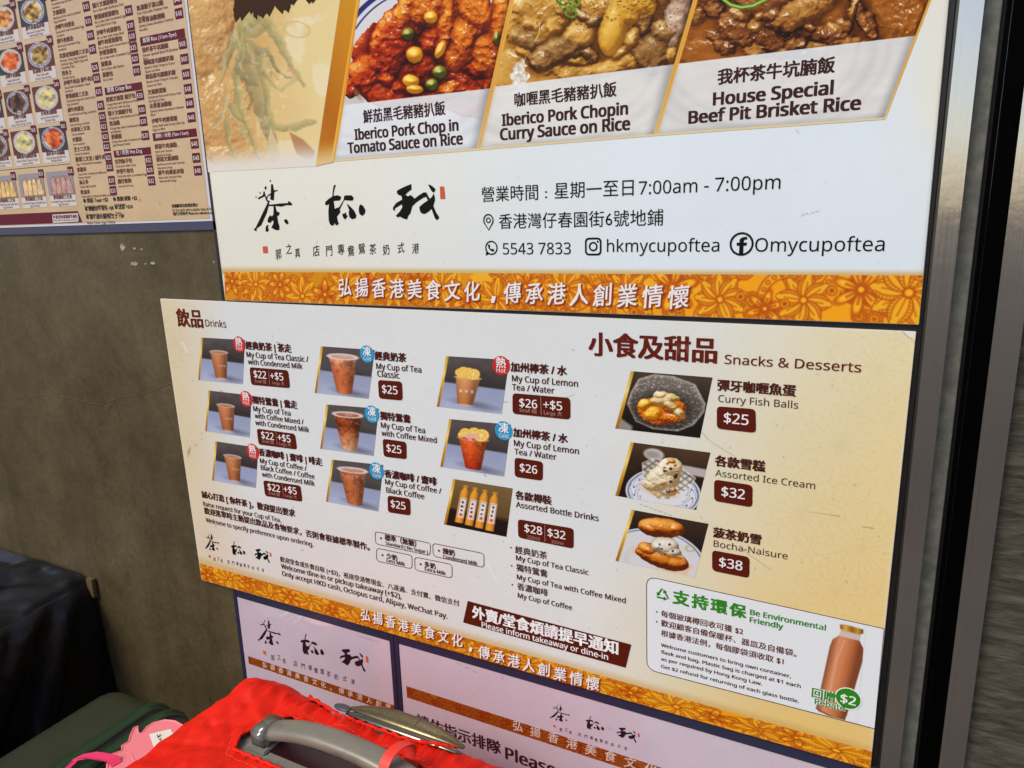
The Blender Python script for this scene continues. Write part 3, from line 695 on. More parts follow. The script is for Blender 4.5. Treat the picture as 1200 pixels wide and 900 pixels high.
def caption_fade(img, X, Y, top, quad, col=(226, 229, 231)):
    """translucent white caption strip printed over the foot of the picture"""
    s = sst(-.5, .5, Y-top(X)); c = np.array(col, float)
    z = .84+.0*X; base = img*.09+c*.91+((fbm(X+Y, Y*2, 30, 4)-.5)*16)[..., None]
    cx_ = (quad[2][0]+quad[3][0])/2-8; arc = np.abs(ell(X, Y, cx_, quad[3][1]-96, 128, 86, -.12)); base = base-(11*np.exp(-(arc/5.0)**2)+7*np.exp(-((arc-12)/3.0)**2))[..., None]
    # printed grey bevel near the right and lower edges
    return img*(1-s[..., None])+base*s[..., None]
def side(X, Y, a, b): return ((X-a[0])*(b[1]-a[1])-(Y-a[1])*(b[0]-a[0]))/math.hypot(b[0]-a[0], b[1]-a[1])
def dish(px, a, top, painter, nu=380, nv=380):
    TL, TR, BR, BL = px
    def paint(X, Y, U, V):
        img = painter(X, Y, U, V)
        img = caption_fade(img, X, Y, top, px)
        dl = np.abs(side(X, Y, TL, BL)); dr = np.abs(side(X, Y, TR, BR)); db = np.abs(side(X, Y, BL, BR))
        g_ = (1-.26*(1-sst(0, 15, dr)))*(1-.14*(1-sst(0, 10, db)))*(1-.08*(1-sst(0, 8, dl)))
        img = img*np.where(Y > top(X), g_, 1-.45*(1-sst(0, 9, dr)))[..., None]
        gold = ramp(V, [(238, 176, 54), (230, 164, 44), (226, 166, 60), (222, 186, 110)])
        img = put(img, dl-2.4, gold, .8); img = put(img, dr-2.4, gold, .8); img = put(img, db-2.3, np.array((226, 202, 148.)), .8)
        return img
    return sheet('dish_photo', px, nu, nv, YP-.0004, paint, fp, M_PHOTO)
T_ = [(38, 5, 2), (112, 20, 4), (176, 48, 6), (214, 92, 14), (244, 166, 66)]
T2 = [(58, 12, 4), (150, 50, 6), (206, 100, 16), (234, 146, 38), (250, 204, 116)]
CORN = [(130, 70, 6), (214, 138, 16), (240, 178, 40), (254, 222, 120)]; PEA = [(36, 36, 6), (92, 92, 16), (136, 130, 30), (206, 206, 120)]
def tomato(X, Y, U, V):
    step = float(abs(X[0, 1]-X[0, 0])) or 1.0
    img = np.zeros(X.shape+(3,)); img[:] = (216, 214, 214); img *= (1-.12*sst(425, 395, X))[..., None]
    for r, wd in ((0, 2.8), (8.5, .9)):
        d = np.abs(ell(X, Y, 512, 78, 112-r, 100-r, -.1))-wd; img = put(img, np.where(Y < 36, d, 5), (30, 42, 112), 1.0)
    img = put(img, np.abs(ell(X, Y, 500, 90, 90, 60))-5, (188, 184, 182), 8, .6)
    B = [(505, 70, 88, 62, -.1, 5, 0), (560, 90, 60, 50, .1, 5, 0),
         (430, 90, 19, 24, .3, 20, 0), (446, 76, 12, 12, .3, 22, 0), (472, 44, 30, 44, .45, 30, 0), (462, 74, 20, 22, .5, 26, 0), (492, 80, 26, 26, .2, 24, 0), (452, 112, 28, 15, .2, 15, 0),
         (500, 2, 30, 40, .3, 34, 1), (527, 30, 13, 40, .15, 30, 1), (548, 48, 20, 36, .2, 33, 1), (560, 14, 22, 34, -.3, 32, 1), (574, 64, 22, 28, .1, 29, 1), (592, 30, 16, 46, .1, 26, 1),
         (418, 104, 12, 14, .2, 16, 0), (456, 92, 13, 10, .6, 24, 0), (478, 20, 16, 20, .3, 33, 1), (508, 50, 14, 18, .6, 31, 0), (536, 70, 14, 16, -.4, 27, 1), (562, 82, 16, 12, .3, 24, 0), (588, 66, 12, 20, .3, 25, 1), (480, 102, 18, 9, .1, 20, 0), (530, 104, 18, 9, -.2, 18, 1),
         (522, 88, 30, 18, .1, 16, 0), (556, 100, 34, 18, .1, 15, 0), (590, 96, 24, 18, -.2, 14, 0), (500, 114, 46, 10, -.1, 10, 0), (484, -30, 50, 28, 0, 28, 1), (545, -28, 44, 28, 0, 28, 1)]
    for cx, cy, rx, ry, rot, h, k in ((490, 66, 10, 10, 0, 48, 2), (486, 96, 10, 7, .1, 44, 2), (490, 105, 10, 5.5, .1, 42, 2), (520, 60, 5.5, 11, .4, 48, 2), (509, 22, 8.5, 7.5, 0, 48, 2), (483, 41.5, 7.8, 7.8, 0, 48, 3), (519.5, 86, 8.6, 7.8, 0, 46, 3), (510, 100, 7.6, 6.8, 0, 44, 3), (586, 46, 4.5, 8.5, 0, 46, 3)):
        B.append((cx, cy, rx, ry, rot, h, k))
    fb, m = food2(X, Y, B, [T_, T2, CORN, PEA], 11, 5, 15, 1.9, 5, step, 1.9)
    img = np.where(m[..., None], fb, img)
    img = put(img, ell(X, Y, 424, 112, 3, 8, -.6), (170, 120, 70), 3, .6)
    return img
dish([(431.5, -44), (614, -44), (564.5, 176.5), (395, 190)], 0, lambda X: 122-(X-427)*.114, tomato)
C_ = [(80, 40, 8), (154, 100, 28), (204, 150, 62), (230, 188, 106), (250, 232, 182)]
CM = [(44, 22, 8), (104, 64, 26), (152, 106, 50), (196, 154, 92), (238, 212, 160)]; CP = [(124, 74, 8), (200, 142, 34), (232, 182, 74), (252, 228, 156)]
CF = [(110, 80, 64), (172, 134, 108), (206, 176, 150), (234, 216, 196)]
def curry(X, Y, U, V):
    step = float(abs(X[0, 1]-X[0, 0])) or 1.0
    B = [(690, 60, 220, 130, 0, 5, 0), (640, 14, 34, 40, .4, 24, 0), (618, 44, 24, 13, .5, 22, 1), (606, 30, 14, 20, .2, 20, 0), (664, 58, 36, 19, -.35, 28, 1), (640, 70, 18, 14, -.2, 26, 1), (684, 42, 24, 18, -.6, 30, 0), (722, 34, 17, 34, .22, 40, 2), (744, 6, 38, 24, -.7, 38, 2), (706, 8, 22, 26, .3, 30, 0),
         (628, 30, 14, 10, .3, 28, 0), (652, 30, 16, 12, -.4, 29, 0), (664, 10, 18, 14, .4, 30, 0), (690, 64, 16, 9, .3, 22, 1), (700, 24, 14, 10, -.3, 36, 1), (676, 74, 14, 7, .1, 18, 0), (742, 46, 10, 14, .2, 30, 0), (756, 30, 14, 12, .5, 32, 1), (620, 62, 14, 8, .2, 12, 0), (650, 84, 16, 6, .1, 9.9, 0), (612, 8, 14, 14, 0, 22, 0), (730, 62, 14, 8, -.4, 24, 0), (786, 66, 12, 10, 0, 22, 0),
         (768, 62, 24, 26, .5, 27, 1), (780, 40, 18, 16, .2, 30, 1), (796, 10, 14, 52, .2, 28, 3), (700, 84, 46, 10, -.15, 14, 0), (745, 72, 22, 9, -.3, 18, 0), (650, -26, 60, 24, 0, 26, 1), (770, -24, 60, 34, 0, 30, 0), (600, 84, 18, 26, .2, 8, 0), (690, 20, 18, 8, .4, 34, 1)]
    fb, m = food2(X, Y, B, [C_, CM, CP, CF], 23, 5, 16, 1.7, 6, step, 1.6)
    img = np.where(m[..., None], fb, np.array((190, 150, 70.)))
    rn = fbm(X, Y, 3.2, 31, 4, .6)
    d = ell(X, Y, 613, 92, 10, 18, .2)+(fbm(X, Y, 7, 33)-.5)*16; img = put(img, d, np.array((236, 228, 212.))*(.62+.66*rn)[..., None], 2)
    for cx, cy, r in ((668, 8, 9), (672, 16, 7), (663, 2, 7), (676, 4, 6)): img = put(img, np.abs(ell(X, Y, cx, cy, r, r*.8, .5))-1.2, ramp(vnoise(X*.3, Y*.3, 2), [(70, 104, 18), (140, 168, 60)]), 1)
    img = put(img, path_d(X, Y, [(636, 30), (635, 42), (630, 50)])-.5, (226, 196, 130), 1)
    pp = sst(.66, .72, fbm(X, Y, 2.0, 41, 3))*(Y < 34)*(X > 655)*(X < 800); img = img*(1-.7*pp[..., None])+np.array((70, 40, 14.))*.7*pp[..., None]
    return img
dish([(614.6, -44), (830.5, -44), (770.2, 160), (565.0, 176.4)], 0, lambda X: 103-(X-582)*.1238, curry)
B_ = [(22, 8, 3), (78, 36, 12), (128, 70, 26), (168, 110, 52), (222, 178, 118)]; BD = [(14, 5, 2), (52, 20, 7), (98, 48, 18), (140, 82, 36), (200, 148, 92)]
BT = [(80, 40, 10), (146, 90, 30), (188, 132, 60), (226, 186, 120)]; BO = [(84, 40, 8), (140, 74, 16), (178, 106, 34), (206, 142, 62)]
def brisket(X, Y, U, V):
    step = float(abs(X[0, 1]-X[0, 0])) or 1.0
    B = [(930, 20, 220, 110, 0, 4, 3), (868, 36, 26, 20, .3, 26, 0), (852, 56, 14, 10, .2, 18, 0), (820, 62, 40, 16, .2, 9, 3), (902, 50, 20, 15, .2, 20, 0), (884, 60, 16, 9, .2, 16, 2), (944, 14, 46, 17, -.5, 36, 2), (900, 8, 34, 20, -.1, 26, 0), (925, 44, 18, 10, .1, 14, 1),
         (870, 22, 16, 10, .4, 30, 0), (884, 34, 14, 10, -.2, 27, 2), (856, 36, 12, 12, .2, 22, 0), (872, 50, 12, 8, 0, 24, 0), (914, 34, 14, 9, .3, 27, 0), (934, 54, 16, 8, -.1, 20, 0), (952, 36, 12, 7, .2, 26, 0), (980, 36, 12, 7, .3, 24, 2), (840, 46, 12, 8, .4, 14, 0), (920, 62, 14, 6, 0, 16, 0), (956, 58, 18, 6, 0, 14, 2), (990, 32, 10, 12, .2, 22, 0), (910, 20, 16, 10, -.3, 30, 0), (838, 12, 16, 12, .2, 24, 0),
         (968, 44, 34, 11, .1, 22, 0), (990, 52, 24, 9, .1, 20, 2), (1010, 22, 9, 30, -.5, 26, 0), (1020, 34, 10, 18, -.3, 22, 0), (1052, 16, 32, 40, 0, 14, 3), (812, 14, 16, 18, .3, 20, 2), (832, -6, 30, 20, 0, 24, 0), (860, -16, 40, 18, 0, 26, 0), (930, -34, 70, 22, 0, 28, 0), (1030, -30, 60, 26, 0, 18, 3), (930, 64, 40, 8, 0, 12, 1),
         (999, 15, 5, 12, .3, 36, 2), (892, 22, 7, 4, -.5, 32, 2)]
    fb, m = food2(X, Y, B, [B_, BD, BT, BO], 37, 5, 14, 2.2, 5, step, 1.9)
    img = np.where(m[..., None], fb, np.array((120, 66, 24.)))
    d = path_d(X, Y, [(850, 2), (858, 8), (870, 11), (884, 9), (900, 1), (912, -12)])
    img = put(img, d-2.4, ramp(np.clip(d/2.4, 0, 1), [(196, 220, 120), (104, 150, 44), (60, 104, 20)]), .9)
    return img
dish([(831.0, -44), (1108.5, -44), (1037.5, 141), (770.6, 160)], 0, lambda X: 76-(X-800)*.1172, brisket)
letters('title_lettering', fp, ink('title_brown', (58, 34, 12)), YP-.0012, ('飯', (281, 24), (343, 15), dict(bold=.052, asp=1.3)), ('類', (344, 8), (401, -2), dict(bold=.035, asp=1.2)))
letters('dish_caption', fp, I_DK, YP-.0008, ('鮮茄黑毛豬豬扒飯', (431, 144.5), (526, 136), dict(bold=.022, asp=1.12)), ('Iberico Pork Chop in', (421, 164), (541, 154), dict(bold=.04, asp=1.08)), ('Tomato Sauce on Rice', (413, 180), (546, 169.5), dict(bold=.04, asp=1.08)))
letters('dish_caption', fp, I_DK, YP-.0008, ('咖喱黑毛豬豬扒飯', (607, 126), (725, 114), dict(bold=.022, asp=1.05)), ('Iberico Pork Chopin', (592.5, 148), (738, 135), dict(bold=.04, asp=1.04)), ('Curry Sauce on Rice', (590.5, 165), (740.5, 152.5), dict(bold=.04, asp=1.04)))
letters('dish_caption', fp, I_DK, YP-.0008, ('我杯茶牛坑腩飯', (843, 100.5), (978, 86.5), dict(bold=.03, asp=1.0)), ('House Special', (838, 124), (976, 112), dict(bold=.04, asp=.95)), ('Beef Pit Brisket Rice', (809.5, 146), (1008, 129), dict(bold=.04, asp=.95)))
logo(fp, (300, 265.5), (526, 258), YP-.0006)
letters('opening_hours', fp, I_BLACK, YP-.0006, ('營業時間', (568.5, 236.5), (634, 234.5)), (':', (642, 232), (644.5, 232), dict(capz=.026)), ('星期一至日', (653, 233), (745, 229.5)), ('7:00am - 7:00pm', (751, 229), (915.5, 220.5), dict(asp=1.02)))
letters('address', fp, I_BLACK, YP-.0006, ('香港灣仔春園街6號地鋪', (588.5, 268.5), (779.5, 263.5)))
letters('phone_number', fp, I_BLACK, YP-.0006, ('5543 7833', (593, 298), (672, 297)))
letters('social_handle', fp, I_BLACK, YP-.0006, ('hkmycupoftea', (714, 295), (844.5, 294)))
letters('social_handle', fp, I_BLACK, YP-.0006, ('Omycupoftea', (886, 294), (1036, 294)))
def icons():
    y = YP-.0006
    # map pin
    c = W(576, 258); s = np.linalg.norm(W(576, 250)-W(576, 270.5))/20.5; P = []
    for k in range(25):
        a = math.radians(-30+240*k/24); P.append((c[0]+7*s*math.cos(a), c[1]+7.4*s*math.sin(a)))
    P.append((c[0], c[1]-12.2*s))
    flat_polys('map_pin_icon', outline(P, 1.5*s)+ring_polys(circle(c[0], c[1], 3.3*s), circle(c[0], c[1], 2.0*s)), y, I_BLACK, fp)
    # phone in a speech bubble
    c = W(579.5, 290); P = circle(c[0], c[1], 8.4*s, 40); tail = [(c[0]-8.2*s, c[1]-9.2*s), (c[0]-7.2*s, c[1]-4*s), (c[0]-3.4*s, c[1]-7.4*s)]
    hs = [(c[0]+x*s, c[1]+z*s) for x, z in ((-3.8, 4), (-2.2, 3.8), (-1.6, 1.8), (-2.6, .9), (.2, -1.9), (1.4, -.9), (3.6, -2), (3.6, -3.4), (2, -4.4), (-1, -3.6), (-3.8, -.6), (-4.6, 2.2))]
    flat_polys('messenger_icon', ring_polys(P, circle(c[0], c[1], 6.8*s, 40))+[tail, hs], y, I_BLACK, fp)
    # camera outline
    c = W(698, 288.5); e = 9.8*s
    def rr(h, r): return [np.array((c[0]+sx*(h-r)+r*math.cos(a), c[1]+sz*(h-r)+r*math.sin(a))) for sx, sz, a0 in ((1, 1, 0), (-1, 1, 90), (-1, -1, 180), (1, -1, 270)) for a in [math.radians(a0+15*k) for k in range(7)]]
    flat_polys('camera_icon', ring_polys(rr(e, 4.6*s), rr(e-2*s, 3.0*s))+ring_polys(circle(c[0], c[1], 5.2*s), circle(c[0], c[1], 3.4*s))+[circle(c[0]+5.4*s, c[1]+5.4*s, 1.2*s, 12)], y, I_BLACK, fp)
    # letter f in a ring
    c = W(870.5, 285.5); s2 = s*1.02
    flat_polys('ring_icon', ring_polys(circle(c[0], c[1], 11.6*s2, 44), circle(c[0], c[1], 9.6*s2, 44))+[[(c[0]+x*s2, c[1]+z*s2) for x, z in ((-2, -9.7), (2, -9.7), (2, -1.6), (4.8, -1.6), (5.2, 1.4), (2, 1.4), (2, 3.2), (3, 4.3), (5.2, 4.3), (5.2, 6.9), (2, 6.9), (-1.2, 5.6), (-2, 3.4), (-2, 1.4), (-4.6, 1.4), (-4.6, -1.6), (-2, -1.6))]], y, I_BLACK, fp)
icons()
def slogan(parent, y, m, a0, a1, b0, b1, comma, sh=None):
    runs = [('弘揚香港美食文化', a0, a1, dict(kai=True, slope=True, bold=.014, asp=1.05, fill=.90)), ('傳承港人創業情懷', b0, b1, dict(kai=True, slope=True, bold=.014, asp=1.05, fill=.90)), (',', comma[0], comma[1], dict(asp=1.0, bold=.03))]
    if sh:
        JOBS.append(dict(name='slogan_shadow', parent=parent, mat=sh, y=y+.0003, runs=[(r[0], r[1], r[2], {**r[3], 'bold': .05, 'shift': (.0012, -.0016)}) for r in runs]))
    JOBS.append(dict(name='slogan', parent=parent, mat=m, y=y, runs=runs))
slogan(fp, YP-.0013, I_WHITE, (401, 345), (568, 351.5), (593.5, 353), (811, 359.5), ((580, 350), (584, 350)), I_SLOGSH)

# ------------------------------------------------------------------ the drinks board below
db = thing('drinks_board', 'cream drinks and snacks price board below the food poster, bottom gold band', 'menu board', (W(640, 790)[0], -0.006, W(640, 790)[1]))
LQ = [(192, 349.5), (1073.3, 387.5), (1020, 896.5), (240, 677.5)]
quad_slab('panel', LQ, -0.0041, -0.0092, M_CORE, db, .0005)
YD = -0.0096
def ld_paint(X, Y, U, V):
    img = np.zeros(X.shape+(3,)); img[:] = (216, 219, 217)
    k = (1-sst(0, .16, U))*.9; img = img*(1-k[..., None])+np.array((217, 198, 160.))*k[..., None]
    k = sst(.70, 1.0, U+.06*(fbm(X, Y, 90, 4)-.5)+.10*(V-.3)); img = img*(1-k[..., None])+ramp(V, [(226, 212, 168), (226, 200, 140), (224, 188, 112)])*k[..., None]
    k = sst(.45, 1, V)*(1-sst(.35, .8, U))*.5; img = img*(1-k[..., None])+np.array((220, 202, 188.))*k[..., None]
    # faint printed flower tracery in the cream areas
    e = np.clip((1-sst(.02, .12, U))+sst(.74, .86, U), 0, 1)*(1-sst(.85, .9, V))
    tr_ = np.zeros(X.shape)
    for cx, cy, r, n in ((1030, 430, 60, 9), (985, 520, 70, 11), (1010, 640, 80, 10), (940, 600, 50, 8), (210, 400, 30, 9), (232, 520, 26, 8), (250, 630, 26, 8), (980, 690, 50, 9)):
        d = np.hypot((X-cx)*(1.0 if cx > 500 else 1.6), Y-cy); an = np.arctan2(Y-cy, X-cx); rr = r*(.62+.38*np.abs(np.cos(an*n/2)))
        tr_ = np.maximum(tr_, np.clip(1-np.abs(d-rr)/1.0, 0, 1)); tr_ = np.maximum(tr_, np.clip(1-np.abs(d-rr*.7)/1.0, 0, 1)); tr_ = np.maximum(tr_, np.where(d < rr*.66, np.clip(1-np.abs(((an*n*2/(2*np.pi)) % 1)-.5)*d*2*np.pi/(n*2)/1.0, 0, 1), 0)*.7)
    img = img*(1-.05*(tr_*e)[..., None])
    img *= (1+.02*(fbm(X, Y, 70, 3)-.5))[..., None]*(1+.03*(fbm(X, Y, 2.2, 8)-.5))[..., None]
    img = put(img, poly_d(X, Y, [(1057, 384), (1076, 384), (1076, 403), (1071, 396), (1063, 393)])+1.5*(fbm(X, Y, 3, 9)-.5), (226, 222, 214), 1.2); img = put(img, path_d(X, Y, [(1057, 387), (1063, 393), (1071, 397), (1072, 402)])-.35, (120, 104, 80), .9, .7)
    b_ = 657.8+(X-238.6)*.27866; kk = sst(-11, -1, Y-b_)*.55; img = img*(1-kk[..., None])+np.array((198, 158, 86.))*kk[..., None]
    for P in ([(620, 463), (660, 466), (676, 461)], [(824, 505), (838, 518), (862, 532)], [(752, 588), (790, 602)], [(935, 594), (985, 602)], [(560, 463), (598, 470)], [(870, 640), (905, 665)], [(1010, 614), (1024, 616)]):
        img = put(img, path_d(X, Y, P)-.25, (110, 100, 82), .8, .65)
    for P in ([(572, 655), (585, 678)], [(218, 400), (224, 412)], [(560, 600), (575, 610)]): img = put(img, path_d(X, Y, P)-.7, (236, 230, 220), 1.5, .7)
    img = specks(X, Y, img, 15, 150, (215, 390, 1040, 780), (.3, .8), (112, 98, 80), .6)
    img = put(img, ell(X, Y, 226, 527, 1.6, 6, .2)+2*(fbm(X, Y, 3, 5)-.5), (150, 128, 96), 1.6, .7)
    ed = np.minimum(np.minimum(U, 1-U)*820, np.minimum(V, 1-V)*420)+3*(fbm(X, Y, 8, 6)-.5); s = 1-sst(0, 2.4, ed); img = img*(1-.35*s[..., None])+np.array((226, 220, 206.))*.35*s[..., None]
    return img
sheet('board_print', [(192.5, 350), (1072.8, 388), (1019.5, 896), (240.4, 677)], 760, 380, YD, ld_paint, db, M_PRINT_LAM)
sheet('flower_band', [(238.4, 657.8), (1022.0, 875.5), (1019.5, 896), (240.4, 677)], 1250, 60, YD-.0004, band_paint(20.5, seed=8, dim=.96), db, M_PRINT)

# printed drink pictures
def base_scene(U, V, hz=.48, top=(58, 49, 48), low=(152, 160, 186), slope=.05):
    n = fbm(U*6, V*6, 1, 3)
    t = ramp(V*1.1+.5*(n-.5), [(84, 76, 74), top, (40, 33, 33)]); b = ramp((V-hz)*1.6+.5*(n-.5), [(140, 148, 176), low, (172, 180, 204)])
    s = sst(-.02, .02, V-hz-slope*U); return t*(1-s[..., None])+b*s[..., None]
def gold_edge(img, U, V, wd=.045):
    k = 1-sst(wd-.012, wd+.006, U); return img*(1-k[..., None])+ramp(V, [(196, 150, 40), (238, 208, 110), (190, 138, 30), (150, 102, 20)])*k[..., None]
def cup(img, U, V, top, bot, rim, fill, rimc, seed=1, ice=0.0, shadow=True):
    (xl, yl), (xr, yr) = top; (bl, by), (br, by2) = bot
    yc = (yl+yr)/2; t = np.clip((V-yc)/(by-yc), 0, 1); L_, R_ = xl+(bl-xl)*t, xr+(br-xr)*t; c, h = (L_+R_)/2, (R_-L_)/2
    rb = rim*.55; bow = np.sqrt(np.clip(1-((U-c)/(h+1e-6))**2, 0, 1))
    if shadow:
        sd = ell(U, V, (bl+br)/2+.14, by-.02, .26, .05, .12); img = put(img, sd, (84, 82, 96), .10, .75)
    x = np.clip((U-L_)/(R_-L_+1e-6), 0, 1)
    body = np.maximum(np.abs(U-c)-h, np.maximum(yc-V, V-by-rb*(bow-.3)))
    colr = ramp(t, fill)*(.74+.42*np.sin(np.clip(x*1.05+.12, 0, 1)*math.pi))[..., None]
    colr = colr*(1+.06*(fbm(U, V, .02, seed)-.5))[..., None]
    if ice:
        n = fbm(U, V*.8, .055, seed+2, 4, .55); colr = colr*(1-ice*np.clip((n-.5)*5, 0, 1)*(1-.6*t))[..., None]; hl = np.clip((fbm(U, V, .03, seed+7)-.62)*8, 0, 1)*(1-t)*.5
        colr = colr*(1-hl[..., None])+np.array((236, 214, 196.))*hl[..., None]
    img = put(img, body, colr, .014)
    e = ell(U, V, (xl+xr)/2, yc, (xr-xl)/2+.012, rim); img = put(img, e, rimc, .014)
    img = put(img, ell(U, V, (xl+xr)/2, yc+.006, (xr-xl)/2-.018, rim*.72), np.array(fill[0])*.86+20, .014)
    return img
def lemon(img, U, V, cx, cy, r, rot=0, flat=1.0):
    img = put(img, ell(U, V, cx, cy, r, r*flat, rot), (226, 170, 40), .012); img = put(img, ell(U, V, cx, cy, r*.86, r*.86*flat, rot), (240, 222, 160), .012)
    an = np.arctan2((V-cy)/flat, U-cx); d = np.hypot(U-cx, (V-cy)/flat); seg = np.abs(((an*8/(2*np.pi)) % 1)-.5)
    return put(img, np.maximum(d-r*.76, np.maximum(.07*r-d, (.06-(.5-seg)*d/r)*r)), (226, 176, 60), .012)
KRAFT = [(176, 116, 78), (160, 98, 60), (146, 84, 48)]
def hot(U, V, X=None, top=((.235, .30), (.63, .325)), bot=((.40, .92), (.645, .93))):
    img = cup(base_scene(U, V), U, V, top, bot, .045, KRAFT, (206, 190, 178), 3)
    img = put(img, ell(U, V, .525, .925, .125, .03), (196, 184, 180), .02, .75)
    for k in range(3): img = put(img, ell(U, V, .46+.06*k, .62, .018, .022), (206, 176, 156), .02, .7)
    return img
def cold(fill, ice, seed):
    def f(U, V):
        img = cup(base_scene(U, V, .5, (74, 70, 70)), U, V, ((.17, .17), (.70, .20)), ((.42, .94), (.695, .95)), .055, fill, (214, 196, 188), seed, ice)
        img = put(img, np.abs(ell(U, V, .435, .185, .265, .06))-.008, (226, 214, 210), .012, .8)
        d = ell(U, V, .435, .17, .17, .035); return put(img, d+.1*(fbm(U, V, .06, seed)-.5), (206, 184, 176), .05, .55)
    return f
def hot_lemon(U, V):
    img = base_scene(U, V, .5, (60, 54, 52))
    for a in ((.26, .29, .07, .3), (.32, .27, .09, .2)): img = lemon(img, U, V, *a)
    img = cup(img, U, V, ((.215, .365), (.60, .40)), ((.315, .90), (.555, .92)), .035, [(190, 134, 88), (172, 112, 68), (160, 98, 56)], (214, 190, 160), 5)
    img = put(img, np.maximum(ell(U, V, .41, .38, .17, .03), -1), (224, 160, 60), .02)
    img = lemon(img, U, V, .40, .295, .105, .2); img = lemon(img, U, V, .485, .31, .105, .1); img = lemon(img, U, V, .30, .33, .07, .3, 1.1)
    img = put(img, ell(U, V, .435, .915, .12, .028), (196, 180, 170), .02, .7)
    for k in range(3): img = put(img, ell(U, V, .33+.09*k, .645, .022, .03)+.03*(fbm(U, V, .02, 4)-.5), (226, 206, 190), .02, .8)
    return img
def cold_lemon(U, V):
    img = base_scene(U, V, .5, (66, 60, 58))
    for a in ((.30, .24, .09, .2), (.44, .22, .10, .1)): img = lemon(img, U, V, *a)
    img = cup(img, U, V, ((.21, .33), (.67, .365)), ((.40, .94), (.64, .96)), .045, [(196, 86, 34), (184, 66, 18), (150, 40, 12)], (222, 190, 180), 9, .2)
    img = lemon(img, U, V, .565, .26, .125, .1); img = put(img, ell(U, V, .38, .30, .15, .06)+.12*(fbm(U, V, .05, 6)-.5), (222, 168, 156), .03, .85)
    return lemon(img, U, V, .26, .27, .06, .8, 1.3)
def bottles(U, V):
    img = ramp(V+.2*(fbm(U*3, V*3, 1, 2)-.5), [(116, 92, 56), (104, 80, 46), (92, 66, 36), (64, 42, 22)]); k = sst(.60, .66, V-.04*U); img = img*(1-k[..., None])+np.array((30, 20, 14.))*k[..., None]
    img = put(img, np.abs(V-.62-.02*U)-.012, (60, 40, 24), .03)
    for i in range(4):
        cx = .235+.165*i; y0 = .07+.035*i*.4
        b = np.maximum(np.abs(U-cx)-.068+.045*np.clip((y0+.2-V)/.12, 0, 1)**1.6, np.maximum(y0+.06-V, V-.90-.015*i))
        x = np.clip((U-cx)/.07, -1, 1); img = put(img, b, np.array((222, 148, 46.))*(1.02-.32*x*x-.12*x)[..., None], .012)
        img = put(img, np.maximum(np.abs(U-cx)-.048, np.abs(V-y0-.045)-.028), np.array((170, 126, 50.))*(1.15-.5*np.abs(x))[..., None], .012)
        img = put(img, np.maximum(np.abs(U-cx-.006)-.058, np.abs(V-.575)-.21), np.array((226, 216, 206.))*(1.02-.15*x*x)[..., None], .012)
        img = put(img, np.abs(np.maximum(np.abs(U-cx-.006)-.05, np.abs(V-.575)-.19))-.003, (120, 90, 80), .008)
        for q in range(3): img = put(img, ell(U, V, cx+.004, .45+.09*q, .018, .024)+.03*(fbm(U, V, .02, q+i)-.5), (50, 40, 38), .012)
        img = put(img, ell(U, V, cx+.008, .72, .028, .034), (206, 84, 40), .012)
    return img
def fishballs(U, V):
    img = ramp(V+.4*(fbm(U*4, V*4, 1, 2)-.5), [(70, 56, 44), (40, 30, 24), (22, 17, 14)]); img = put(img, poly_d(U, V, [(-.05, .75), (.2, .93), (.22, 1.1), (-.05, 1.1)]), (170, 160, 150), .04, .8)
    bowl = [(.12, .12), (.30, .02), (.55, .03), (.82, .13), (.98, .42), (.99, .56), (.90, .80), (.74, .93), (.45, .94), (.22, .84), (.06, .55), (.07, .35)]
    bd = poly_d(U, V, bowl); sp = fbm(U, V, .018, 4, 3)
    col = ramp(.25+.5*(1-V)+.35*(sp-.5)+.35*sst(-.06, 0, bd), [(30, 27, 25), (66, 60, 55), (110, 102, 94), (160, 150, 140)]); col = np.where((sp > .66)[..., None], col+46, col)
    img = put(img, bd, col, .012); img = put(img, np.abs(bd+.012)-.008, (150, 140, 128), .012, .7)
    img = put(img, ell(U, V, .5, .58, .36, .30), (36, 30, 26), .12, .6)
    fb, m = food(U*100, V*75, [(50, 46, 30, 18, 0, 8, 0), (28, 40, 8, 7, 0, 16, 1), (40, 50, 10.5, 9, 0, 18, 1), (62, 40, 15, 10, .2, 15, 0), (66, 53, 14, 8, 0, 12, 0), (50, 32, 18, 8, -.2, 19, 2), (58, 38, 14, 6, .5, 21, 2), (44, 27, 9, 6, 0, 20, 2), (70, 46, 11, 6, .7, 18, 2)],
                 [[(120, 44, 6), (204, 104, 16), (232, 148, 40), (248, 196, 90)], [(150, 84, 8), (222, 150, 20), (240, 182, 44), (252, 224, 130)], [(130, 96, 40), (206, 176, 110), (228, 204, 150), (246, 234, 200)]], 2.4, 5, 5, .9, step=.75)
    s = sst(.02, -.02, ell(U, V, .50, .56, .34, .28)+.10*(fbm(U, V, .07, 3)-.5)); m = m*s
    return img*(1-m[..., None])+fb*m[..., None]
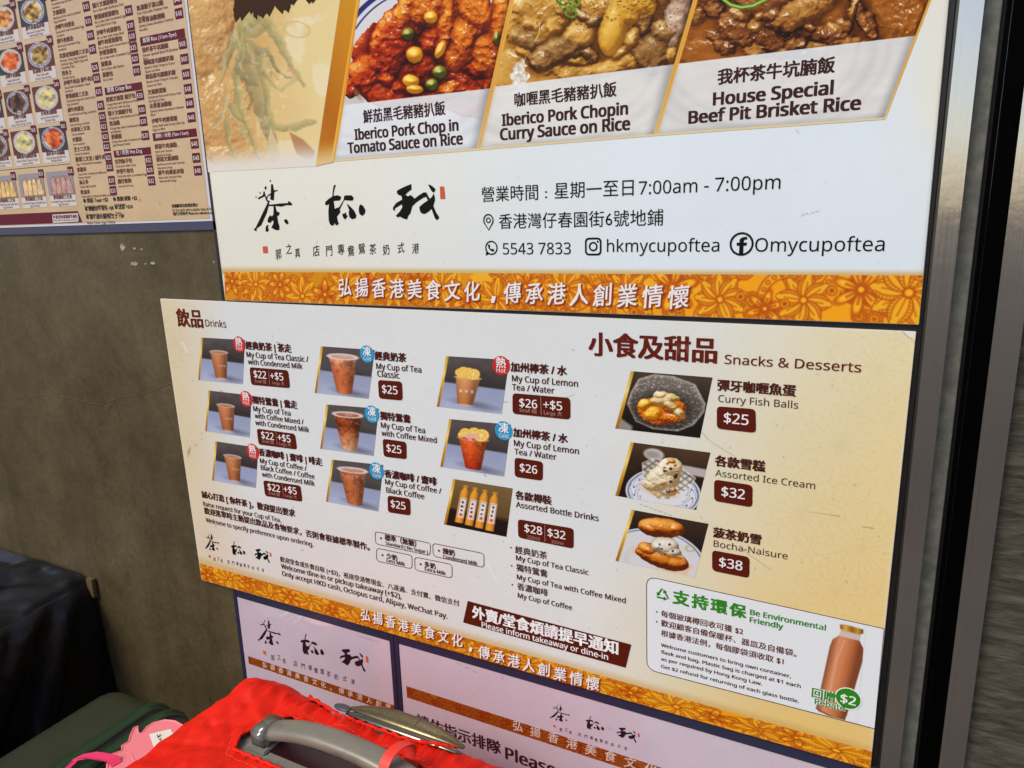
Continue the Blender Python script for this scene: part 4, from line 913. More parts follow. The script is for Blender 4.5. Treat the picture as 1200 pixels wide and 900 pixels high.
def icecream(U, V):
    img = ramp(V*1.4+.4*(fbm(U*4, V*4, 1, 2)-.5), [(74, 54, 36), (50, 36, 24), (26, 20, 16)])
    img = put(img, np.maximum(np.abs(V-.30-.06*U)-.07, .5-U), (176, 168, 162), .03); img = put(img, ell(U, V, .33, .16, .13, .10, .2), (186, 178, 172), .03); img = put(img, ell(U, V, .32, .17, .09, .06, .2), (150, 142, 138), .04)
    pl = ell(U, V, .56, .80, .46, .42, .1); img = put(img, pl, (212, 212, 214), .015); img = put(img, np.abs(pl+.03)-.010, (96, 110, 150), .012)
    an = np.arctan2((V-.80)/.42, (U-.56)/.46); rr = np.hypot((V-.80)/.42, (U-.56)/.46)
    sw = np.abs(np.sin(an*7+3*np.sin(rr*18)))*.5; img = put(img, np.where((rr > .62) & (rr < .9), sw-.14, 1), (62, 80, 130), .12, .9)
    gb = poly_d(U, V, [(.22, .34), (.34, .22), (.62, .26), (.90, .46), (.86, .66), (.66, .90), (.52, .93), (.38, .80), (.28, .58)]); fa = np.abs(np.sin(U*34+V*22))*np.abs(np.sin(U*22-V*34))
    g_ = ramp(fa*.8+.5*(fbm(U, V, .05, 3)-.5)+.1, [(96, 84, 70), (158, 146, 130), (208, 200, 190), (244, 240, 236)]); img = put(img, gb, img*.22+g_*.78, .012)
    img = put(img, np.abs(gb)-.006, (220, 214, 206), .012, .8); img = put(img, ell(U, V, .52, .80, .2, .07, .1), (206, 160, 90), .06, .6)
    fb, m = food(U*100, V*72, [(52, 40, 20, 18, 0, 22, 0), (57, 26, 15, 14, 0, 26, 0), (44, 50, 16, 8, 0, 15, 0), (62, 54, 12, 7, 0, 14, 0), (48, 33, 10, 8, 0, 24, 0), (57, 17, 7, 4, .2, 28, 1), (62, 21, 3, 2, 0, 31, 1), (53, 20, 2.4, 2, 0, 32, 1), (50, 26, 2, 2, 0, 32, 1), (66, 28, 2.4, 1.6, 0, 32, 1), (62, 42, 3, 2.5, 0, 30, 2), (52, 30, 3, 2.2, 0, 33, 2), (58, 26, 3, 2.4, .6, 35, 2), (62, 54, 5, 3, .5, 22, 3), (54, 46, 4, 3, 0, 27, 1), (68, 52, 4, 3.5, 0, 24, 1), (66, 34, 3, 4, 0, 30, 2)],
                 [[(150, 120, 80), (216, 200, 160), (238, 228, 200), (250, 246, 232)], [(130, 70, 16), (204, 128, 44), (226, 160, 80), (246, 206, 150)], [(36, 22, 16), (66, 44, 34), (90, 66, 54), (130, 104, 90)], [(60, 50, 50), (110, 100, 98), (150, 140, 138), (200, 196, 194)]], 2.0, 4, 8, .6, step=.7)
    return np.where(m[..., None], fb, img)
def bun(U, V):
    img = ramp(V+.4*(fbm(U*4, V*4, 1, 2)-.5), [(54, 40, 30), (34, 25, 20), (20, 15, 13)])
    pl = ell(U, V, .45, .86, .66, .60, .12); img = put(img, pl, (206, 204, 204), .015); img = put(img, np.abs(pl+.035)-.008, (70, 96, 160), .012); img = put(img, np.abs(pl+.30)-.02, (190, 188, 188), .05, .6)
    img = put(img, np.abs(np.hypot(U-.86, V-.50)-.05)-.012, (150, 160, 110), .03, .8)
    img = put(img, poly_d(U, V, [(.17, .78), (.26, .52), (.95, .80), (.90, .99), (.62, 1.0)]), np.array((226, 180, 150.))*(1+.08*(fbm(U, V, .1, 2)-.5))[..., None], .012)
    fb, m = food(U*100, V*76, [(54, 60, 33, 13, .2, 22, 0), (38, 52, 17, 10, .4, 22, 0), (72, 62, 18, 11, .1, 22, 0), (62, 50, 22, 7, .2, 24, 2), (55, 42, 19, 14, .2, 28, 1), (66, 48, 13, 9, .2, 26, 1), (46, 44, 9, 9, 0, 29, 1), (44, 17, 29, 14, -.04, 32, 0), (34, 21, 20, 11, .1, 30, 0), (60, 15, 14, 10, .2, 30, 0), (52, 46, 2.4, 1.6, 0, 35, 3), (60, 38, 2, 2.4, 0, 36, 3), (66, 46, 1.6, 2.4, 0, 36, 3), (48, 40, 1.6, 1.6, 0, 36, 3), (58, 52, 2, 1.4, 0, 35, 3)],
                 [[(84, 34, 6), (186, 98, 20), (220, 140, 50), (244, 190, 110)], [(120, 104, 84), (196, 184, 164), (218, 208, 192), (240, 234, 226)], [(150, 90, 40), (226, 170, 100), (240, 200, 140), (252, 226, 180)], [(30, 22, 18), (60, 44, 36), (80, 62, 52), (110, 90, 80)]], .9, 9, 3, .5, step=.8)
    img = np.where(m[..., None], fb, img)
    return img
def photo(px, fn, nu=84, nv=72, name='drink_photo'):
    TL, TR, BR, BL = px
    def paint(X, Y, U, V):
        # the right side bulges out: shift the picture a little
        return gold_edge(fn(U, V), U, V)
    return sheet(name, px, nu, nv, YD-.0004, paint, db, M_PRINT)
TEA = [(206, 150, 120), (178, 98, 58), (172, 88, 46), (176, 98, 58)]; MIX = [(150, 70, 30), (120, 50, 22), (176, 108, 66), (206, 156, 112)]; COF = [(190, 120, 86), (160, 88, 52), (156, 84, 46), (166, 94, 54)]
for q in ([(240.4, 394.6), (291.5, 397.5), (289, 449), (237, 444)], [(248.7, 456.3), (299, 462), (297, 511), (245, 503.7)], [(256.7, 515.5), (307, 523), (304, 570), (253, 561)]): photo(q, hot)
for q, f_ in (([(380.3, 404.7), (443, 409), (436, 465.8), (373, 459)], cold(TEA, .28, 3)), ([(386.6, 472.4), (447.8, 477.3), (441.6, 532.3), (379.3, 524)], cold(MIX, .38, 6)), ([(392.7, 536.7), (453, 543), (447, 597), (386, 585.6)], cold(COF, .3, 9))): photo(q, f_)
photo([(526.5, 416), (600, 420.5), (591, 483.4), (515.5, 474.8)], hot_lemon, 100, 84); photo([(530, 489.3), (602, 495.8), (593.8, 556.2), (519.5, 544.8)], cold_lemon, 100, 84)
photo([(534.4, 559), (604, 570), (596.5, 626.4), (523.6, 612)], bottles, 110, 84)
photo([(741.7, 433.3), (836.7, 440.7), (822, 511), (723.3, 500)], fishballs, 130, 100, 'snack_photo'); photo([(741.5, 515.9), (834.3, 528), (817.5, 594.5), (723.5, 578.2)], icecream, 130, 100, 'snack_photo'); photo([(742.6, 594.5), (832, 610.8), (816, 672.7), (723.5, 654)], bun, 130, 100, 'snack_photo')

YL = YD-.0008; YL2 = YD-.0012; YL3 = YD-.0016
def badge(cx, cy, ry, m, ch, en):
    c = W(cx, cy); r = abs(W(cx, cy-ry)[1]-c[1])
    o = flat_polys('temperature_badge', [circle(c[0], c[1], r)], YL, m, db)
    JOBS.append(dict(name='badge_lettering', parent=o, mat=I_WHITE, y=YL2, runs=[(ch, (c[0]-r*.55, c[1]-r*.22), (c[0]+r*.55, c[1]-r*.22), dict(metric=True, bold=.02)), (en, (c[0]-r*.52, c[1]-r*.72), (c[0]+r*.52, c[1]-r*.72), dict(metric=True))]))
for cx, cy, ry in ((285, 402.5, 9.3), (293, 466, 9.3), (300.7, 527.5, 9.2)): badge(cx, cy, ry, I_RED, '熱', 'Hot')
badge(590.7, 427, 11.2, I_RED, '熱', 'Hot')
for cx, cy, ry in ((434.3, 413.7, 10), (440, 483.6, 10), (445.3, 549.7, 9.8), (593.6, 502.7, 11)): badge(cx, cy, ry, I_BLUE, '凍', 'Cold')
B1 = dict(bold=.042)
letters('heading', db, I_BR, YL, ('飲品', (213.5, 381.8), (243, 383), dict(bold=.03, asp=1.02)), ('Drinks', (246, 381.8), (270, 383)))
letters('heading', db, I_BR, YL, ('小食及甜品', (693.3, 414), (840.7, 424.5), dict(bold=.035)), ('Snacks & Desserts', (850.7, 424), (1009, 435), dict(asp=.88, bold=.008)))
def caption(*runs): letters('caption', db, I_TXT, YL, *runs)
I_TXT = ink('text_brown', (72, 26, 18))
L1 = dict(bold=.018)
caption(('經典奶茶 | 茶走', (293.2, 408.4), (346, 411.8), B1), ('My Cup of Tea Classic /', (294, 417.4), (366, 423), L1), ('with Condensed Milk', (295.6, 425.5), (359, 431.2), L1))
caption(('獨特鴛鴦 | 鴦走', (300.8, 472), (352.8, 477), B1), ('My Cup of Tea', (301.7, 480.3), (345, 485.7), L1), ('with Coffee Mixed /', (303.3, 488), (360.3, 496), L1), ('with Condensed Milk', (304, 496.3), (366.7, 505), L1))
caption(('香濃咖啡 | 齋啡 | 啡走', (308.3, 532.8), (382, 543.2), B1), ('My Cup of Coffee /', (309.5, 541), (363.7, 549.5), L1), ('Black Coffee / Coffee', (310.5, 549), (372.8, 559), L1), ('with Condensed Milk', (311.7, 557), (373, 567), L1))
caption(('經典奶茶', (443.8, 420.4), (480, 423), B1), ('My Cup of Tea', (445.3, 431), (497.6, 435.2), L1), ('Classic', (446.5, 440), (472, 442), L1))
caption(('獨特鴛鴦', (450, 490.5), (485, 493.4), B1), ('My Cup of Tea', (450.7, 499.7), (502, 505.6), L1), ('with Coffee Mixed', (451.4, 509), (515.5, 516.7), L1))
caption(('香濃咖啡 / 齋啡', (455, 558.5), (515.5, 565.5), B1), ('My Cup of Coffee /', (455.6, 566.5), (520.9, 575), L1), ('Black Coffee', (456.8, 575.5), (500.8, 582), L1))
caption(('加州檸茶 / 水', (602.2, 433.8), (667, 438.4), B1), ('My Cup of Lemon', (603.5, 445), (680, 451.7), L1), ('Tea / Water', (603.5, 455), (652.6, 459.6), L1))
caption(('加州檸茶 / 水', (605, 510), (668, 516.8), B1), ('My Cup of Lemon', (605.7, 520.5), (681, 529.6), L1), ('Tea / Water', (606.3, 530), (654.8, 536.6), L1))
caption(('各款樽裝', (607.6, 582.5), (649, 588.6), B1), ('Assorted Bottle Drinks', (608, 591.5), (704, 608), L1))
caption(('經典奶茶', (607, 645.8), (644, 652), dict(bold=.015)), ('My Cup of Tea Classic', (608, 653.5), (692, 670.5), L1), ('獨特鴛鴦', (608.4, 666.3), (644.4, 673), dict(bold=.015)), ('My Cup of Tea with Coffee Mixed', (609, 674.8), (735.4, 704), L1), ('香濃咖啡', (609.4, 688), (645, 695.3), dict(bold=.015)), ('My Cup of Coffee', (610, 697), (673, 711.4), L1))
caption(('彈牙咖喱魚蛋', (842.7, 455), (932.7, 463), B1), ('Curry Fish Balls', (843.3, 468.5), (936, 477), dict(asp=.95)))
caption(('各款雪糕', (839.7, 543.2), (897.3, 550), B1), ('Assorted Ice Cream', (839.7, 554.5), (955.7, 570.7), dict(asp=.95)))
caption(('菠茶奶雪', (837.4, 626.7), (892.7, 634.3), B1), ('Bocha-Naisure', (837.8, 637), (923.7, 652), dict(asp=.92)))
def bullets(*c):
    flat_polys('bullet_points', [circle(*W(x, y), r*.00115, 10) for x, y, r in c], YL, I_TXT, db)
bullets((602, 638.7, 1.3), (602.6, 660, 1.3), (603.4, 682, 1.3), (771.8, 713.3, 1.3), (771.8, 724.7, 1.3), (450.2, 628, 1.9), (517.9, 642.5, 1.9), (452, 647.8, 1.9), (496.4, 658.3, 1.9))
def price(px, *runs, div=None):
    o = flat_polys('price_label', [rrect(px, .2)], YL, I_TAG, db)
    big = [r for r in runs if r[3] == 0]; sm = [r for r in runs if r[3] == 1]
    letters('price_lettering', o, I_WHITE, YL2, *[(r[0], r[1], r[2], dict(bold=.012)) for r in big])
    if sm: letters('size_lettering', o, I_PALE, YL2, *[(r[0], r[1], r[2]) for r in sm])
    if div: flat_polys('divider_line', stroke(pxp(div), .0009), YL2, I_PALE, o)
price([(297, 429), (342, 432.6), (344.5, 453.5), (299, 449.5)], ('$22', (302.7, 441.3), (317.2, 442.6), 0), ('+$5', (322, 443.2), (337, 444.7), 0), ('Small 細', (303.7, 447.3), (316.7, 448.4), 1), ('Large 大', (324.3, 449.2), (338, 450.4), 1), div=[(319.5, 433.5), (321, 449)])
price([(305.3, 500.5), (350, 506.7), (352.5, 525), (307.5, 519)], ('$22', (311.5, 512), (325.8, 514), 0), ('+$5', (330.5, 514.7), (345.3, 517), 0), ('Small 細', (312, 517), (325.5, 519), 1), ('Large 大', (332, 520), (345.5, 522), 1), div=[(328, 505), (329.5, 519.5)])
price([(312.8, 560.8), (356.3, 567), (358.7, 585.8), (315, 579)], ('$22', (318.8, 572.3), (333, 574.6), 0), ('+$5', (337.5, 575), (352.3, 577.4), 0), ('Small 細', (319.5, 577.5), (332.5, 579.5), 1), ('Large 大', (339, 580.5), (352.5, 582.6), 1), div=[(335.2, 565.5), (336.8, 580)])
price([(447, 443.8), (475, 445.7), (475.9, 467.8), (448.2, 465.3)], ('$25', (452.4, 459), (470.2, 460.6), 0))
price([(452.4, 512.2), (480, 516), (480.5, 536.2), (453.6, 533)], ('$25', (457.5, 527.2), (474.6, 529.6), 0))
price([(458, 578.3), (484.4, 582), (485, 601.7), (458.5, 597.8)], ('$25', (462.4, 592), (479.3, 594.9), 0))
price([(603.9, 459), (671.3, 464.5), (671.3, 489.8), (603.9, 482.9)], ('$26', (612.3, 474.8), (632.8, 476.8), 0), ('+$5', (640.2, 476.9), (661.8, 479.2), 0), ('Small 細', (612.3, 481), (632, 483), 1), ('Large 大', (640.7, 484), (662, 486.3), 1), div=[(637, 463), (637.5, 484)])
price([(606.3, 533.8), (639.3, 538.8), (639, 561), (606.3, 556.3)], ('$26', (612.7, 550), (632.8, 553), 0))
price([(610, 605.6), (675, 616.4), (675, 640), (610.4, 627)], ('$28', (618, 620.5), (638.4, 624), 0), ('$32', (645, 625.4), (665.6, 629.2), 0), ('250ml', (621, 627.8), (635.6, 630.4), 1), ('300ml', (649, 633), (663, 636), 1), div=[(641.5, 612.5), (641.7, 631)])
price([(841.7, 474), (886.7, 477.3), (887.3, 505), (841.7, 500)], ('$25', (850, 493), (878.3, 496), 0))
price([(838.5, 559), (883.3, 565.8), (882.9, 591.5), (838.5, 584)], ('$32', (847.2, 578), (874, 582.2), 0))
price([(836.2, 641.2), (879.8, 649.3), (879.4, 673.8), (836.2, 665.2)], ('$38', (844.4, 660.3), (871.2, 664.7), 0))
letters('notice_lettering', db, I_TXT, YL, ('誠心打造 [ 你杯茶 ]，歡迎提出要求', (241.5, 581.5), (350, 603.2), B1), ('歡迎落單時主動提出飲品及食物要求，否則會根據標準製作。', (244.5, 601), (437, 641.5), dict(bold=.03, asp=.97)))
letters('notice_lettering', db, I_GREY, YL, ('Raise request for your Cup of Tea.', (243, 591.2), (333.7, 609.5), L1), ('Welcome to specify preference upon ordering.', (246, 609.7), (371.4, 638.2), L1))
letters('notice_lettering', db, I_TXT, YL, ('歡迎堂食或外賣自取 (+$2)，衹接受港幣現金、八達通、支付寶、微信支付', (332.8, 656.5), (541.7, 706.5), dict(bold=.012)), ('Welcome dine-in or pickup takeaway (+$2),', (334, 664.3), (474, 698), L1), ('Only accept HKD cash, Octopus card, Alipay, WeChat Pay.', (335, 672.6), (527.7, 721), L1))
logo(db, (244, 641.5), (322.5, 655), YL)
def option(px, *runs):
    o = flat_polys('option_box', outline(rrect(px, .3), .0011), YL, I_TXT, db)
    letters('option_lettering', o, I_TXT, YL, *runs)
option([(443, 619.8), (508.5, 633.8), (507.8, 648.5), (443.7, 635)], ('標準（無糖）', (454.9, 630.5), (491.5, 638), dict(bold=.03)), ('Standard ( No Sugar )', (455.8, 635.9), (505, 646), dict(bold=.02)))
option([(510.2, 633.4), (570.8, 645.5), (570.8, 662.5), (510.9, 649)], ('煉奶', (522.5, 646), (536.5, 649), dict(bold=.03)), ('Condensed Milk', (523, 651), (562.7, 659.6), dict(bold=.02)))
option([(444.8, 639.2), (486.8, 647.8), (486.8, 664.2), (444.8, 654.8)], ('少奶', (457, 651.6), (469.3, 654.6), dict(bold=.03)), ('Less Milk', (457, 656), (478.2, 660.2), dict(bold=.02)))
option([(489.2, 649.5), (533.5, 658.3), (533.5, 675), (489.6, 665.3)], ('多奶', (501.3, 661.5), (514, 664.2), dict(bold=.03)), ('Extra Milk', (501.5, 666), (525.8, 671), dict(bold=.02)))
bn = flat_polys('takeaway_banner', [pxp([(551.5, 701), (742, 751.4), (735.4, 778.4), (546, 726)])], YL, I_TAG, db)
letters('banner_lettering', bn, I_WHITE, YL2, ('外賣/堂食煩請提早通知', (557.5, 720.3), (726.4, 763.6), dict(bold=.04)), ('Please inform takeaway or dine-in', (568, 729.5), (715, 771.3), L1))
slogan(db, YL2-.0002, I_WHITE, (426.5, 722), (547, 755.5), (563.5, 765.5), (706, 806), ((553.5, 757), (556.5, 757.6)), I_SLOGSH)
# recycling panel
M_ECO = ink('eco_white', (219, 221, 222))
eco = rrect([(759.5, 671.3), (1036.2, 731.8), (1025.2, 849), (759.8, 780.5)], .2)
eco = [p for p in eco]
P4 = pxp([(759.5, 671.3), (1036.2, 731.8), (1025.2, 849), (759.8, 780.5)])
def halfround(P, r):
    out = []
    for i in (0, 1, 2, 3):
        p, a, b = P[i], P[i-1], P[(i+1) % 4]
        if i in (1, 2): out.append(p); continue
        ea, eb = (a-p)/np.linalg.norm(a-p), (b-p)/np.linalg.norm(b-p); q0, q2 = p+ea*r, p+eb*r
        out += [(1-t)**2*q0+2*t*(1-t)*p+t*t*q2 for t in np.linspace(0, 1, 7)]
    return out
eco = halfround(P4, .017)
ep = flat_polys('recycling_panel', [eco], YL+.0002, M_ECO, db)
flat_polys('panel_outline', outline(eco, .0012), YL, I_TXT, ep)
letters('panel_heading', ep, I_GREEN, YL2, *[(c, (790.8+22*i, 703+4.6*i), (790.8+22*i+18, 703+4.6*i+3.8), dict(bold=.045)) for i, c in enumerate('支持環保')], ('Be Environmental', (880.5, 716), (968, 734.3), dict(bold=.03, asp=.95)), ('Friendly', (880, 724.8), (918.3, 732.8), dict(bold=.03, asp=.95)))
letters('panel_lettering', ep, I_BR, YL2, ('每個玻璃樽回收可獲 $2', (776.8, 717.5), (872, 740.5), dict(bold=.014)), ('歡迎顧客自備保暖杯、器皿及自備袋。', (776.8, 728.8), (934, 766), dict(bold=.014)), ('根據香港法例，每個膠袋須收取 $1', (776.8, 740.2), (918.8, 775), dict(bold=.014)))
letters('panel_lettering', ep, I_TXT, YL2, ('Welcome customers to bring own container,', (776.8, 751.8), (927.5, 791.3), dict(asp=.86, bold=.022)), ('flask and bag. Plastic bag is charged at $1 each', (776.8, 760.2), (938.8, 802.5), dict(asp=.86, bold=.022)), ('as per required by Hong Kong Law.', (776.8, 768.6), (894, 799.3), dict(asp=.86, bold=.022)), ('Get $2 refund for returning of each glass bottle.', (776.8, 777), (937, 820), dict(asp=.86, bold=.022)))
c = W(778.5, 692.5); s = .0115
tri = []
for k in range(3):
    a0 = math.radians(90+120*k); a1 = math.radians(90+120*(k+1)); p0 = np.array((c[0]+s*math.cos(a0), c[1]+s*math.sin(a0)-.001)); p1 = np.array((c[0]+s*math.cos(a1), c[1]+s*math.sin(a1)-.001))
    d = p1-p0; tri += stroke([p0+d*.1, p0+d*.62], .0026); e = d/np.linalg.norm(d); nn = np.array((-e[1], e[0])); q = p0+d*.60; tri.append([q+nn*.0036, q-nn*.0036, q+e*.0055])
flat_polys('recycling_symbol', tri, YL2, I_GREEN, ep)
def big_bottle(X, Y, U, V):
    img = np.zeros(X.shape+(3,)); img[:] = (219, 221, 222)
    def q(x, y): return (740+x/4, 660+y/4)
    body = [q(*p) for p in ((985, 292), (1075, 316), (1070, 345), (1088, 380), (1084, 440), (1012, 690), (1002, 712), (960, 708), (880, 675), (868, 655), (880, 610), (932, 370), (945, 338), (978, 318))]
    d = poly_d(X, Y, body); x = np.clip((X-(976+(Y-745)*-.235))/(34), 0, 1)
    col = ramp(x, [(140, 82, 50), (208, 136, 94), (202, 126, 82), (178, 102, 60), (124, 66, 36)])*(1+.05*(fbm(X, Y, 3, 4)-.5))[..., None]
    img = put(img, d, col, 1.0)
    neck = [q(*p) for p in ((982, 296), (1076, 318), (1070, 345), (978, 322))]; img = put(img, poly_d(X, Y, neck), (200, 190, 184), 1.2, .9)
    img = put(img, path_d(X, Y, [q(1000, 345), q(965, 430), q(930, 590)])-1.0, (226, 170, 140), 2.5, .6)
    img = put(img, path_d(X, Y, [q(868, 660), q(960, 708), q(1002, 714)])-.6, (110, 62, 40), 1.2)
    lid = [q(*p) for p in ((978, 270), (1000, 268), (1088, 292), (1088, 312), (1070, 316), (980, 290))]; img = put(img, poly_d(X, Y, lid), ramp(np.clip((X-984)/29, 0, 1), [(110, 76, 16), (216, 164, 60), (140, 96, 26), (190, 140, 50), (90, 60, 14)]), .9)
    return img
sheet('bottle_photo', [(957, 715.5), (1015, 728.5), (1004, 842), (955, 829.5)], 80, 130, YL-.0002, big_bottle, ep, M_PRINT)
cc = W(994.3, 813.3); rr_ = abs(W(994, 801.5)[1]-cc[1])
flat_polys('refund_badge', [circle(cc[0], cc[1], rr_)], YL3, I_GREEN, ep); flat_polys('refund_badge', ring_polys(circle(cc[0], cc[1], rr_*1.1), circle(cc[0], cc[1], rr_)), YL3, I_WHITE, ep)
letters('refund_lettering', ep, I_WHITE, YL3-.0004, ('$2', (985.3, 817), (1002.8, 821.5), dict(bold=.02)))
for m_, b_, y_ in ((I_WHITE, .11, YL2-.0002), (I_GREEN, .03, YL3-.0001)):
    letters('refund_lettering', ep, m_, y_, ('回贈', (952, 811.5), (978.8, 817), dict(bold=b_)), ('Rebate', (955.5, 819.5), (990, 827.5), dict(bold=b_*.9)))

# ------------------------------------------------------------------ laminated menu at the upper left
lm = thing('menu_sheet', 'laminated beige price menu with rows of small dish pictures, upper left', 'menu', (W(150, 262)[0], -.005, W(150, 262)[1]))
M_NAVY = mat('navy_frame', (62, 60, 86), .35, 0, .5); M_NAVY2 = mat('dark_frame', (52, 54, 62), .4)
XR, ZB = -1.1326, 1.5625
box('frame_strip', -2.012, XR-.001, -.0040, -.0003, ZB-.017, ZB-.001, M_NAVY, lm, .0006); box('frame_strip', XR-.0005, -1.1045+(-.024), -.0040, -.0003, ZB-.017, 2.25, M_NAVY2, lm, .0006)
box('white_border', -2.012, XR-.0012, -.0030, -.0004, ZB, 2.25, mat('lamination_white', (206, 202, 208), .3, 0, .5), lm)
YM = -.0034
def mz(px, py): return W(px, py)
def menu_paint(X, Y, U, V):
    img = np.zeros(X.shape+(3,)); img[:] = (196, 166, 128); img = img*(1+.10*(fbm(X, Y, 30, 2)-.5)+.05*(fbm(X, Y, 4, 7)-.5))[..., None]
    return specks(X, Y, img, 3, 10, (60, 100, 240, 250), (.4, .8), (70, 50, 40), .8)
def sheet_m(name, x0, x1, z0, z1, nu, nv, y, fn, parent, m):
    # metric version of sheet()
    global W
    old = W; pts = [np.array((x0, z1)), np.array((x1, z1)), np.array((x1, z0)), np.array((x0, z0))]
    W = lambda a, b: pts[int(a)]
    try: return sheet(name, [(0, 0), (1, 0), (2, 0), (3, 0)], nu, nv, y, fn, parent, m)
    finally: W = old
sheet_m('menu_print', -2.0, -1.1495, 1.567, 2.24, 240, 150, YM, menu_paint, lm, M_PRINT_LAM)
def mtext(s, x, z, wd=None, h=None, bold=0, right=False):
    """menu run at metric position; width from height"""
    return (s, x, z, h, bold)
MJ = []
def mline(s, x, z, size, bold=0.0): MJ.append((s, x, z, size, bold))
def item(lines, x, z, price_=None, px=None, pz=None):
    runs = []; y = z
    for i, s in enumerate(lines):
        size = .0104 if i == 0 else .0066
        wd = sum(1.0 if cjk(ch) else .5 for ch in s)*size*(1.0 if i == 0 else .98)
        runs.append((s, (x, y), (x+wd, y), dict(metric=True, bold=.035 if i == 0 else .006, asp=.92)))
        y -= .0072 if i == 0 else .0068
    JOBS.append(dict(name='menu_item', parent=lm, mat=I_MTXT, y=YM-.0004, runs=runs))
    if price_:
        P = [np.array(p) for p in ((px-.0105, pz+.0088), (px+.0105, pz+.0088), (px+.0105, pz-.0088), (px-.0105, pz-.0088))]
        o = flat_polys('price_label', [P], YM-.0004, I_MENU, lm)
        JOBS.append(dict(name='price_lettering', parent=o, mat=I_WHITE, y=YM-.0008, runs=[('$'+price_, (px-.0078, pz-.0042), (px+.0078, pz-.0042), dict(metric=True, asp=1.15))]))
S = 3.2154
def zA(yz, xz): return W(xz/S, yz/S)[1]
def col(items, xa, ya, xb, yb, X, PX):
    for y, lines, p, pxz, pyz in items:
        xz = xa+(xb-xa)*(y-ya)/(yb-ya); z = zA(y, xz)
        item(lines.split('|'), X, z, p, PX, zA(pyz, pxz) if p else None)
A = [(10, '滑蛋三文治|Scrambled Egg and Ham|Sandwich', '35', 328, 27), (62, '叉燒蛋治|Barbecue Pork and Scrambled|Egg Sandwich', '33', 335, 82), (115, '沙嗲牛肉蛋治|Satay Beef and Scrambled Egg|Sandwich', '35', 344, 135), (167, '鮮牛肉蛋治|Beef and Scrambled Egg|Sandwich', '35', 352, 187),
     (222, '芫荽皮蛋鹹蛋三文治|Parsley, Tasty Egg Sandwich|Century Egg, Salted Egg and|Scrambled Egg', '28', 363, 255), (287, '西多士|French Toast', '28', 370, 296), (323, '沙嗲牛肉治 鮮牛肉治|Satay Beef Sandwich / Beef|Sandwich', '25', 377, 346), (373, '雙蛋鹹蛋三文治|Scrambled Egg and Salted Duck|Egg Sandwich', '25', 385, 398), (424, '鹹牛肉蛋治|Corned Beef and Egg Sandwich', '25', 392, 440),
     (462, '腿蛋治|Ham and Egg Sandwich', '23', 397, 477), (498, '吞拿魚三文治|Tuna Sandwich', '23', 403, 515), (535, '火腿治|Ham Sandwich', '22', 409, 553), (572, '芝士三文治|Cheese Sandwich', '22', 414, 594), (610, '雞蛋三文治 / 鹹牛肉治|Egg / Corned Beef Sandwich', '20', 419, 629), (648, '奶醬多|Toast with Condensed Milk and|Peanut Butter', '20', 428, 680), (695, '油占多|Toast with Butter', '20', 433, 718), (732, '奶油多|Toast with Condensed Milk and Butter', None, 0, 0)]
Bc = [(32, '醬汁叉燒菠蘿包|Bo Lo Bun with Barbecue Pork', '30', 490, 42), (75, '雙蛋鹹蛋菠蘿包|Bo Lo Bun with Scrambled Egg|and Salted Duck Egg', '30', 499, 97), (134, '沙嗲牛肉菠蘿包|Bo Lo Bun with Satay Beef', '28', 506, 137), (172, '鹹牛肉蛋菠蘿包|Bo Lo Bun with Corned Beef and Egg', '25', 512, 180), (210, '炒蛋菠蘿包|Bo Lo Bun with Scrambled Egg', '20', 518, 222), (252, '菠蘿油|Bo Lo Bun with Butter', '10', 524, 267), (292, '菠蘿包|Bo Lo Bun', None, 0, 0),
      (385, '鮮煎叉燒蛋 豬仔包|Crispy Bun with Barbecue Pork|and Sunny Side Up Egg', '30', 538, 360), (437, '醬汁叉燒豬仔包|Crispy Bun with Barbecue Pork', '30', 547, 413), (475, '奶油豬|Crispy Bun with Condensed Milk|and Butter', '20', 553, 457), (525, '奶醬豬|Crispy Bun with Condensed Milk|and Peanut Butter', '20', 560, 510), (618, '吉列魚手包|Croissant with Tuna', '32', 574, 603), (655, '炒蛋牛角包|Croissant with Scrambled Egg', '28', 580, 640), (692, '腸仔熱狗|German Hot Dog', '32', 586, 681)]
Cc = [(43, '魚湯蝦子淮山麵|Fish Tofu with Chinese Yam|Noodles', '48', 665, 2), (90, '去骨蔥油雞撈麵|Spring Onion Boneless Chicken|Noodles', '48', 673, 54), (200, '我杯茶牛坑腩飯|House Special Beef Pit Brisket|Rice', '68', 686, 168), (247, '咖喱黑毛豬豬扒飯|Iberico Pork Chop in Curry|Sauce on Rice', '60', 694, 225), (300, '鮮茄黑毛豬豬扒飯|Iberico Pork Chop in Tomato|Sauce on Rice', '60', 702, 282), (358, '叉燒煎蛋飯|Barbecue Pork and Sunny Side|Up Egg on Rice', '48', 710, 337), (410, '去骨蔥油雞飯|Spring Onion Boneless Chicken|Rice', '48', 717, 390), (466, '沙嗲牛肉煎蛋飯|Satay Beef and Sunny Side Up|Egg on Rice', '48', 724, 443),
      (562, '鮮茄牛肉通粉|Beef and Tomato|Macaroni Soup', '48', 738, 542), (610, '鮮茄叉燒通粉|Barbecue Pork and Tomato|Macaroni Soup', '48', 746, 595), (660, '鮮牛肉番茄米粉|Beef and Tomato Rice|Vermicelli Soup', '48', 753, 643)]
col(A, 200, 50, 315, 710, -1.528, -1.421); col(Bc, 360, 20, 455, 690, -1.402, -1.300); col(Cc, 522, 40, 610, 680, -1.277, -1.166)
